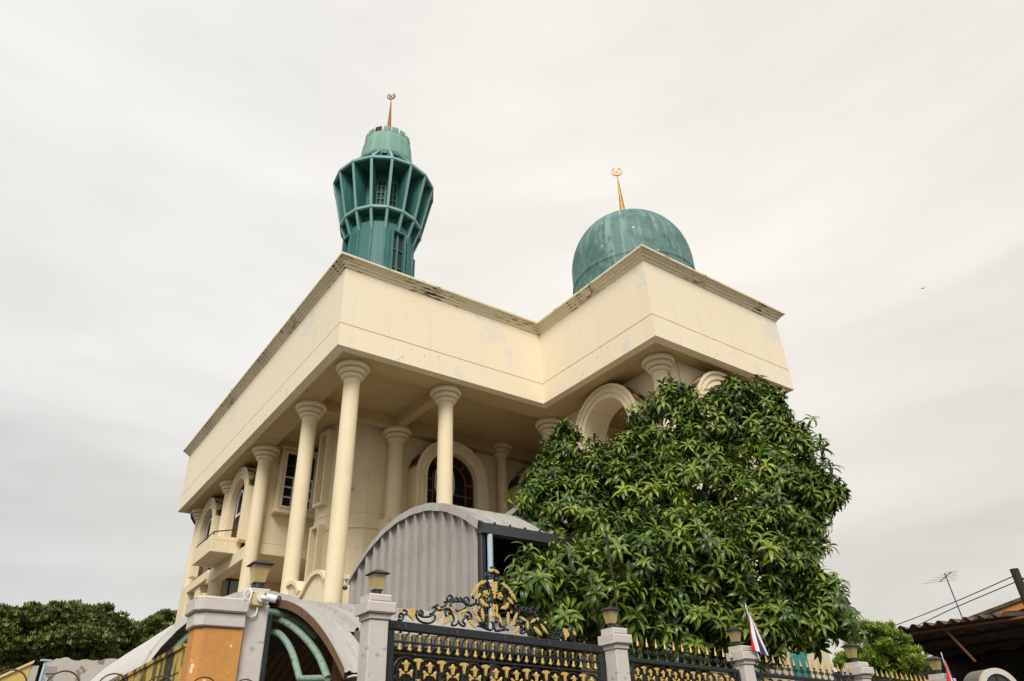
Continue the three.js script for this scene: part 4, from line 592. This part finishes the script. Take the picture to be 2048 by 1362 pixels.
{
  const R = rng(77), tree = thing('mango_tree', 'large leafy mango tree behind the railing, hiding the right wing', 'tree', null, [3.9, 0, 6.2]);
  const local = MANGO.map(([x, y, z, r]) => [x - 3.9, y, z - 6.2, r]);
  const trunk = mesh(tree, 'trunk', tube([[0, 0, 0], [0.05, 1.2, -0.05], [-0.05, 2.3, 0.05], [0.0, 3.4, 0]], 0.19, 20, 10), M.bark);
  for (let i = 0; i < local.length; i += 1) { const [x, y, z] = local[i], y0 = Math.min(2.4 + 0.12 * (i % 6), y - 0.3); mesh(trunk, 'limb', tube([[0, y0, 0], [x * 0.35, mix(y0, y, 0.5), z * 0.35], [x * 0.75, mix(y0, y, 0.8), z * 0.75], [x, y, z]], 0.035 + 0.02 * (i % 3 === 0), 14, 6), M.bark); }
  // whorls of long drooping leaves spread over the clumps
  const variants = [0, 1, 2].map((k) => { const ls = [], rr = rng(500 + k); const n = 10 + k; for (let i = 0; i < n; i++) { const m = new THREE.Matrix4(), a = i * 2.4 + rr() * 0.4, tilt = 0.45 + 0.95 * (i / n) + rr() * 0.45; m.makeRotationY(a).multiply(new THREE.Matrix4().makeRotationX(tilt)); const s = 0.75 + rr() * 0.45; m.scale(V(s, s, s)); m.setPosition(0, 0.06 * (1 - i / n), 0); ls.push(m); } return ls; });
  const lg = [leafGeo(0.22, 0.048, 1.15), leafGeo(0.235, 0.045, 1.5), leafGeo(0.20, 0.046, 0.8)].map((g) => g.rotateY(Math.PI));
  const wg = variants.map((ls, k) => mergeGeometries(ls.map((m, i) => lg[(i + k) % 3].clone().applyMatrix4(m))));
  const spots = [[], [], []], eye = V(-5.458 - 3.9, 1.6, 14.386 - 6.2), all = [];
  const nrm = V(Math.sin(FA), 0, Math.cos(FA)), f0 = V(-2.81 - 3.9, 0, 8.86 - 6.2);
  local.forEach(([x, y, z, r], bi) => {
    const cnt = Math.round(50 + 185 * r * r);
    for (let i = 0; i < cnt; i++) {
      const u = R() * 2 - 1, t = R() * 6.283, q = Math.sqrt(1 - u * u), dir = V(q * Math.cos(t), u, q * Math.sin(t)), rad = Math.max(0.12, r - 0.10) * (0.42 + 0.60 * Math.pow(R(), 0.55)) + (R() < 0.10 ? 0.08 + 0.2 * R() : 0); dir.y *= 0.92;
      const p = V(x, y, z).addScaledVector(dir, rad); let inside = 0;
      local.forEach((b, j) => { if (j !== bi && p.distanceTo(V(b[0], b[1], b[2])) < b[3] * 0.55) inside = 1; });
      if (inside && R() < 0.8) continue;
      const fd = p.clone().sub(f0).dot(nrm); if (p.y < 3.35 && fd > -0.22) continue; if (p.y < 1.9) continue;
      const up = dir.clone().multiplyScalar(0.85).add(V((R() - 0.5) * 0.6, 0.75, (R() - 0.5) * 0.6)).normalize();
      const m = new THREE.Matrix4().compose(p, new THREE.Quaternion().setFromUnitVectors(V(0, 1, 0), up).multiply(new THREE.Quaternion().setFromAxisAngle(V(0, 1, 0), R() * 6.283)), V(1, 1, 1).multiplyScalar(0.8 + R() * 0.45));
      const tone = leafTones[R() < 0.12 ? 4 : R() < 0.3 ? 2 : Math.floor(R() * 4)], j = 0.8 + R() * 0.4; all.push({ m, k: Math.floor(R() * 3), c: tone.map((v) => v * j), d: p.distanceTo(eye), p });
    }
  });
  all.sort((a, b) => a.d - b.d);
  let leaves = 0; const leafMats = leafTones.map((c) => { const m = mangoLeaf.clone(); m.color.setRGB(...c); return m; });
  all.forEach((w, wi) => {
    if (wi % 2 === 0 && leaves + variants[w.k].length <= 300) variants[w.k].forEach((lm, i) => { const m = new THREE.Mesh(lg[(i + w.k) % 3], leafMats[(wi / 2 + i) % 5 | 0]); m.name = 'leaf'; m.castShadow = m.receiveShadow = true; w.m.clone().multiply(lm).decompose(m.position, m.quaternion, m.scale); tree.add(m); leaves++; });
    else spots[w.k].push(w);
  });
  const crown = new THREE.Group(); crown.name = 'crown'; crown.userData.kind = 'stuff'; tree.add(crown);
  spots.forEach((sp, k) => { const im = new THREE.InstancedMesh(wg[k], mangoLeaf, sp.length), c = new THREE.Color(); im.name = 'foliage'; im.userData.kind = 'stuff'; im.castShadow = im.receiveShadow = true; sp.forEach((w, i) => { im.setMatrixAt(i, w.m); im.setColorAt(i, c.setRGB(...w.c)); }); crown.add(im); });
  console.log('mango whorls', all.length, 'leaf parts', leaves);
}
function softTree(name, label, cat, blobs, group, seed, { leaf = [0.16, 0.09], per = 260, tones, base, flat = 0, thick = 0.16 }) {
  const R = rng(seed), t = thing(name, label, cat, group, base), L = blobs.map(([x, y, z, r]) => [x - base[0], y, z - base[2], r]);
  const trunk = mesh(t, 'trunk', tube([[0, 0, 0], [0.08, 1.5, 0.05], [-0.06, 3.0 * (base[1] || 1), 0]], thick, 14, 8), M.bark);
  L.forEach(([x, y, z]) => mesh(trunk, 'limb', tube([[0, Math.min(1.4, y * 0.45), 0], [x * 0.45, y * 0.72, z * 0.45], [x, y, z]], thick * 0.3, 10, 5), M.bark));
  const g = mergeGeometries([0, 1, 2, 3, 4, 5].map((i) => leafGeo(leaf[0], leaf[1], 0.6, 3).rotateX(0.8 + 0.15 * i).rotateY(i * 1.05 + 0.2)));
  const ms = [];
  const sub = []; for (const [x, y, z, r] of L) for (let i = 0; i < 17; i++) { const u = R() * 2 - 1, a = R() * 6.283, q = Math.sqrt(1 - u * u), k = r * (0.35 + 0.62 * Math.pow(R(), 0.5)); sub.push([x + q * Math.cos(a) * k, y + u * k * 0.95, z + q * Math.sin(a) * k, r * (flat ? 0.14 + 0.2 * R() : 0.22 + 0.30 * R())]); }
  for (const [x, y, z, r] of sub) for (let i = 0; i < per * r * 0.28 + 6; i++) {
    const u = R() * 2 - 1, a = R() * 6.283, q = Math.sqrt(1 - u * u), d = V(q * Math.cos(a), u * 0.75, q * Math.sin(a)), p = V(x, y, z).addScaledVector(d, r * (R() + R() + R()) * 0.62);
    ms.push([new THREE.Matrix4().compose(p, new THREE.Quaternion().setFromEuler(new THREE.Euler(R() * 1.4 - 0.7, R() * 6.283, R() * 1.4 - 0.7)), V(1, 1, 1).multiplyScalar(0.7 + R() * 0.7)), tones[Math.floor(R() * tones.length)]]);
  }
  const im = new THREE.InstancedMesh(g, std({ color: 0xffffff, roughness: 0.6 }), ms.length), c = new THREE.Color(); im.name = 'crown'; im.userData.kind = 'stuff'; im.castShadow = im.receiveShadow = true; ms.forEach(([m, k], i) => { im.setMatrixAt(i, m); im.setColorAt(i, c.setRGB(...k)); }); t.add(im); return t;
}
const farTones = [[0.085, 0.125, 0.022], [0.12, 0.16, 0.03], [0.055, 0.085, 0.018], [0.17, 0.20, 0.04]];
softTree('broadleaf_tree', 'large dark green tree at the left, behind the ruined wall', 'tree', TREE_A, 'trees far behind', 31, { leaf: [0.17, 0.08], per: 1500, tones: farTones, base: [-2, 0, -23.5], thick: 0.3 });
softTree('broadleaf_tree', 'smaller dark green tree close to the left wall of the mosque', 'tree', TREE_B, 'trees far behind', 33, { leaf: [0.17, 0.08], per: 1500, tones: farTones, base: [2.9, 0, -28.6], thick: 0.25 });
softTree('feathery_bush', 'light green feathery bush behind the far railing', 'bush', BUSH, null, 35, { leaf: [0.085, 0.022], per: 1500, tones: [[0.26, 0.36, 0.04], [0.19, 0.29, 0.035], [0.34, 0.43, 0.06], [0.12, 0.19, 0.02]], base: [10, 0, 6.0], flat: 1, thick: 0.05 });

// ---------- left foreground and middle distance ----------
{
  const w = thing('boundary_wall', 'yellow boundary wall streaked with black moss beside the orange pillar', 'wall');
  mesh(w, 'wall_body', bevBox(-4.19, -4.05, 0, 2.375, 2.6, 8.72, 0.01), M.moss); mesh(w, 'coping', bevBox(-4.205, -4.035, 2.377, 2.405, 2.6, 8.72, 0.008), M.moss);
  for (let k = 0; k < 2; k++) mesh(w, 'wall_joint', box(-4.194, -4.19, 2.22 - k * 0.2, 2.225 - k * 0.2, 2.6, 8.7), M.dark);
  const v = thing('low_wall', 'low yellow wall below the wire hoops, at the bottom left', 'wall'); mesh(v, 'wall_body', bevBox(-6.6, -4.7, 0, 1.95, 9.34, 9.46, 0.01), M.moss); mesh(v, 'coping', bevBox(-6.6, -4.7, 1.952, 1.98, 9.32, 9.48, 0.006), M.moss);
  const hoop = triUV(new THREE.TorusGeometry(0.085, 0.0045, 6, 40));
  const h = thing('wire_coil', 'rusty wire coil of round hoops along the low yellow wall', 'wire coil');
  for (let k = 0; k < 8; k++) { const m = mesh(h, 'hoop', hoop, M.wire, true); m.position.set(-5.70 + k * 0.15 * 1.68, 2.062 - 0.004 * k, 9.4); m.rotation.y = 0.12 * Math.sin(k * 2.1); m.scale.setScalar(1 - 0.03 * (k % 3)); }
  mesh(h, 'line_wire', bar([-6.3, 1.985, 9.4], [-4.7, 1.985, 9.4], 0.004), M.wire);
}
{ // ruined white wall, yellow gable and pipe work far left
  const a = thing('ruined_wall', 'white rendered wall with a ragged broken top, far left', 'wall', null, [-4.15, 0, -1.6]);
  const R = rng(9), top = []; for (let k = 0; k <= 30; k++) { const t = k / 30; top.push([t * 1.75, 3.44 + 0.17 * t + 0.10 * (fbm(t, 0.3, 9, 9, 4, 61) - 0.5) * 2 - (t > 0.62 && t < 0.7 ? 0.05 : 0)]); }
  mesh(a, 'wall_body', extrude(shapeOf([[0, 0], [1.75, 0], ...top.slice().reverse()]), 0.24), M.plasterOld);
  const y = thing('yellow_gable', 'yellow gable wall with a sloping pale coping, at the left edge', 'wall', null, [-5.1, 0, 1.3]);
  mesh(y, 'wall_body', extrude(shapeOf([[-0.6, 0], [0.52, 0], [0.52, 3.06], [-0.6, 2.40]]), 0.2), M.yellow); mesh(y, 'coping', extrude(shapeOf([[-0.6, 2.402], [0.54, 3.075], [0.54, 3.11], [-0.6, 2.44]]), 0.26).translate(0, 0, -0.03), std({ color: new THREE.Color(0.66, 0.54, 0.26), roughness: 0.8 }));
  mesh(y, 'corner_pier', bevBox(0.522, 0.62, 0, 3.04, 0.02, 0.2, 0.008), M.plasterOld);
  const p = thing('pipe_stand', 'pale blue pipe stand with a flat top plate beside the yellow gable', 'pipe stand', null, [-4.42, 0, 1.52]);
  mesh(p, 'pipe', bar([-0.03, 0, 0], [0.0, 3.1, 0], 0.02), M.bluePipe); mesh(p, 'top_plate', bevBox(-0.07, 0.07, 3.1, 3.12, -0.04, 0.04, 0.003), M.bluePipe); mesh(p, 'side_pipe', bar([0.07, 0, 0.01], [0.085, 2.88, 0.01], 0.03), M.bluePipe); mesh(p, 'valve_box', bevBox(0.03, 0.16, 2.93, 3.04, -0.05, 0.07, 0.01), M.sheet);
}
{ // long bamboo stick rising from the pier right of the gate
  const s = thing('wooden_stick', 'thin weathered stick standing upright in front of the mango tree', 'stick', null, [0.72, 0, 7.98]);
  mesh(s, 'stick_body', tube([[0.06, 0, 0], [0.06, 2.6, 0], [0.02, 3.3, 0], [-0.02, 4.05, 0]], 0.014, 20, 6), M.bark);
}
{ const t = thing('security_camera', 'small cream camera high on the stair tower', 'security camera', null, [MX + 1.33 * Math.sin(MA0 - 0.3), 8.72, MZ + 1.33 * Math.cos(MA0 - 0.3)], MA0 - 0.3);
  mesh(t, 'junction_box', bevBox(-0.06, 0.06, 0.06, 0.2, 0, 0.06, 0.008), M.junction); mesh(t, 'body', new THREE.CylinderGeometry(0.045, 0.045, 0.17, 16).rotateZ(0.9).translate(0.09, 0.02, 0.1), M.sheet); mesh(t, 'bracket', bar([0, 0.1, 0.05], [0.05, 0.05, 0.1], 0.02), M.sheet); }

// ---------- right background ----------
{ // dark corrugated awning
  const a = thing('corrugated_awning', 'dark brown wavy sheet awning on posts, far right', 'awning', null, [12.37, 0, 5.32], 0);
  const L = Math.hypot(0.95, 2.15), ex = [0.95 / L, 2.15 / L], per = 0.27, S0 = -0.35, S1 = 2.24, np = 4;
  const yS = (s) => 3.99 + 0.028 * s, at = (s, b, y) => { const t = (s - S0) / (S1 - S0), bx = mix(7, 4.6, t), bz = mix(-2.0, 5.6, t); return [ex[0] * s + bx * b, y - 0.15 * b, ex[1] * s + bz * b]; };
  for (let p = 0; p < np; p++) { const qq = [], n = 40; for (let k = 0; k < n; k++) { const sa = (i) => mix(mix(S0, S1, p / np), mix(S0, S1, (p + 1) / np), i / n), s0 = sa(k), s1 = sa(k + 1), w = (s) => 0.05 * Math.sin(s / per * 6.283) + 0; for (let b = 0; b < 4; b++) qq.push([at(s0, b / 4, yS(s0) + w(s0)), at(s1, b / 4, yS(s1) + w(s1)), at(s1, (b + 1) / 4, yS(s1) + w(s1)), at(s0, (b + 1) / 4, yS(s0) + w(s0))]); } mesh(a, 'roof_sheet', quads(qq), M.asbestos); }
  for (const [b, y, r, m] of [[0.06, 0.09, 0.035, M.rustBeam], [0.3, 0.1, 0.04, M.darkWood], [0.6, 0.1, 0.04, M.darkWood], [0.95, 0.1, 0.05, M.darkWood]]) mesh(a, 'purlin', bar(at(S0, b, yS(S0) - y), at(S1, b, yS(S1) - y), r, 6), m);
  mesh(a, 'brace', bar(at(0.75, 0.06, 3.9), at(0.95, 0.10, 3.2), 0.03, 6), M.rustBeam);
  for (const [s, b] of [[0.0, 0.1], [2.2, 0.1], [0.0, 0.9], [2.2, 0.9]]) mesh(a, 'post', bar(at(s, b, 0.1), at(s, b, 3.9), 0.05, 8), M.darkWood);
  const c0 = at(S0 - 1.2, 0.97, 0), c1 = at(S1 + 2.2, 0.97, 0), c2 = at(S0, 0.05, 0); mesh(a, 'dark_backing', quads([[[c0[0], 0, c0[2]], [c1[0], 0, c1[2]], [c1[0], 4.1, c1[2]], [c0[0], 3.9, c0[2]]], [[c2[0], 0, c2[2]], [c0[0], 0, c0[2]], [c0[0], 3.70, c0[2]], [c2[0], 3.85, c2[2]]]]), M.darkWood);  // dark backing added and widened to stand for shade under the awning
}
{ const h = thing('neighbour_house', 'roof edge with orange fascia of the house at the right edge', 'house');
  const pr = (dx, y0, y1) => { const s = (x, y, z) => [x + dx, y, z]; return [s(20.35, 4.72, 3.5), s(21.9, 5.85, 7.9)].map((p) => [[p[0], p[1] + y0, p[2]], [p[0], p[1] + y1, p[2]]]); };
  const slab = (x0, x1, y0, y1) => { const [[a, b], [c, d]] = pr(x0, y0, y1), [[e, f], [g, i]] = pr(x1, y0, y1); return quads([[a, c, d, b], [e, g, i, f], [a, c, g, e], [b, d, i, f], [a, b, f, e], [c, d, i, g]]); };
  mesh(h, 'roof', slab(-0.08, 6, 0.205, 0.30), M.asbestos); mesh(h, 'fascia_board', slab(0, 0.05, 0.0, 0.2), M.orangeTrim); mesh(h, 'wall', box(22.3, 27, 0, 4.8, 3.4, 8.0), M.wall); }
{ const p = thing('utility_pole', 'dark leaning utility pole at the right edge', 'pole', null, [17.2, 0, 6.5]);
  mesh(p, 'pole_shaft', bar([0.05, 0, 0.02], [-0.0, 5.62, 0.0], 0.11, 10), M.darkWood); mesh(p, 'cross_bracket', bar([0.0, 5.35, 0.0], [0.1, 5.3, 0.55], 0.03), M.lampBlack);
  for (const [y, n] of [[5.46, 'upper'], [5.31, 'lower']]) { const c = thing('power_cable', n + ' of the two thin cables leaving the utility pole', 'cable', 'cables on the utility pole'); mesh(c, 'wire', tube([[17.2, y, 6.5], [19.0, y - 0.12, 3.9], [21.3, y - 0.16 + (n === 'upper' ? 0 : -0.12), 0.75], [23.5, y - 0.1, -2.5]], 0.014, 30, 5), M.lampBlack); } }
{ const t = thing('tv_antenna', 'thin television antenna on a leaning mast above the wavy awning', 'antenna', null, [13.88, 0, 6.2]);
  mesh(t, 'mast', bar([0, 3.85, 0], [-0.03, 5.24, -0.06], 0.014, 6), M.gutter); mesh(t, 'boom', bar([-0.14, 5.05, -0.2], [0.1, 5.26, 0.05], 0.012, 6), M.rustBeam);
  for (let k = 0; k < 5; k++) { const u = k / 4; mesh(t, 'element', bar([mix(-0.14, 0.1, u) - 0.17 + 0.03 * k, mix(5.05, 5.26, u) + 0.005, mix(-0.2, 0.05, u) - 0.33 + 0.05 * k], [mix(-0.14, 0.1, u) + 0.17 - 0.03 * k, mix(5.05, 5.26, u) + 0.005, mix(-0.2, 0.05, u) + 0.33 - 0.05 * k], 0.006, 5), M.sheet); } }
{ // white round-topped booth at the right corner
  const b = thing('arched_booth', 'white round topped booth with dark glass, bottom right corner', 'booth', null, [6.62, -0.3, 9.42], -0.5);
  const Ro = 0.31, Ri = 0.235, h = 2.50, ring = uRing(Ro, Ri, h, 0.05);
  mesh(b, 'front_ring', ring, M.pier); mesh(b, 'shell', uRing(Ro - 0.003, Ro - 0.05, h, 0.34).translate(0, 0, -0.343), M.gutterTan);
  mesh(b, 'pane', extrude(shapeOf([[-Ri, 0], ...arcPts(Ri, h), [Ri, 0]]), 0.01).translate(0, 0, 0.005), phy({ color: new THREE.Color(0.03, 0.035, 0.04), roughness: 0.15 }));
  mesh(b, 'glazing_bar', box(-Ri + 0.005, Ri - 0.005, h + 0.09, h + 0.1, 0.016, 0.03), M.sheet); mesh(b, 'glazing_bar', box(0.0, 0.012, 0, h + Ri - 0.01, 0.016, 0.028), M.lampBlack);
}
{ // cream annex with teal panel seen through the tree
  const a = thing('annex_building', 'cream annex wall with a teal panel behind the railing and tree', 'building', null, [9.3, 0, 4.6], 0.2);
  mesh(a, 'wall', box(-1.6, 1.7, 0, 4.1, -1.2, 0), M.wall); mesh(a, 'eave', bevBox(-1.7, 1.8, 4.1, 4.2, -1.3, 0.15, 0.01), M.wall);
  mesh(a, 'teal_panel', extrude(shapeOf([[-0.55, 2.5], [0.25, 2.5], [0.18, 3.35], [0.10, 3.42], [-0.45, 3.42], [-0.55, 3.3]]), 0.06).translate(0, 0, 0.02), M.tealPanel); mesh(a, 'ledge', bevBox(-1.2, 1.2, 2.70, 2.76, 0.085, 0.2, 0.008), M.orangeTrim);
}
// birds
{ const g = () => [new THREE.SphereGeometry(0.06, 10, 8).scale(1.5, 1, 1), new THREE.SphereGeometry(0.035, 8, 6).translate(0.09, 0.05, 0), new THREE.ConeGeometry(0.025, 0.12, 6).rotateZ(Math.PI / 2).translate(-0.14, -0.01, 0)];
  const b = thing('bird', 'small dark bird perched on the left parapet', 'bird', null, [-0.15, 13.28, -9.3], 1.2); mesh(b, 'bird_body', g(), M.darkWood);
  const f = thing('bird', 'tiny dark bird flying in the sky at the right', 'bird', null, [32.6, 23.44, 2.09], 0.5); f.scale.setScalar(0.55); mesh(f, 'bird_body', [...g(), extrude(shapeOf([[-0.05, 0], [0.06, 0], [0.0, 0.34]]), 0.01).rotateX(1.1), extrude(shapeOf([[-0.05, 0], [0.06, 0], [0.0, 0.34]]), 0.01).rotateX(-1.1)], M.darkWood); }

renderer.render(scene, camera);
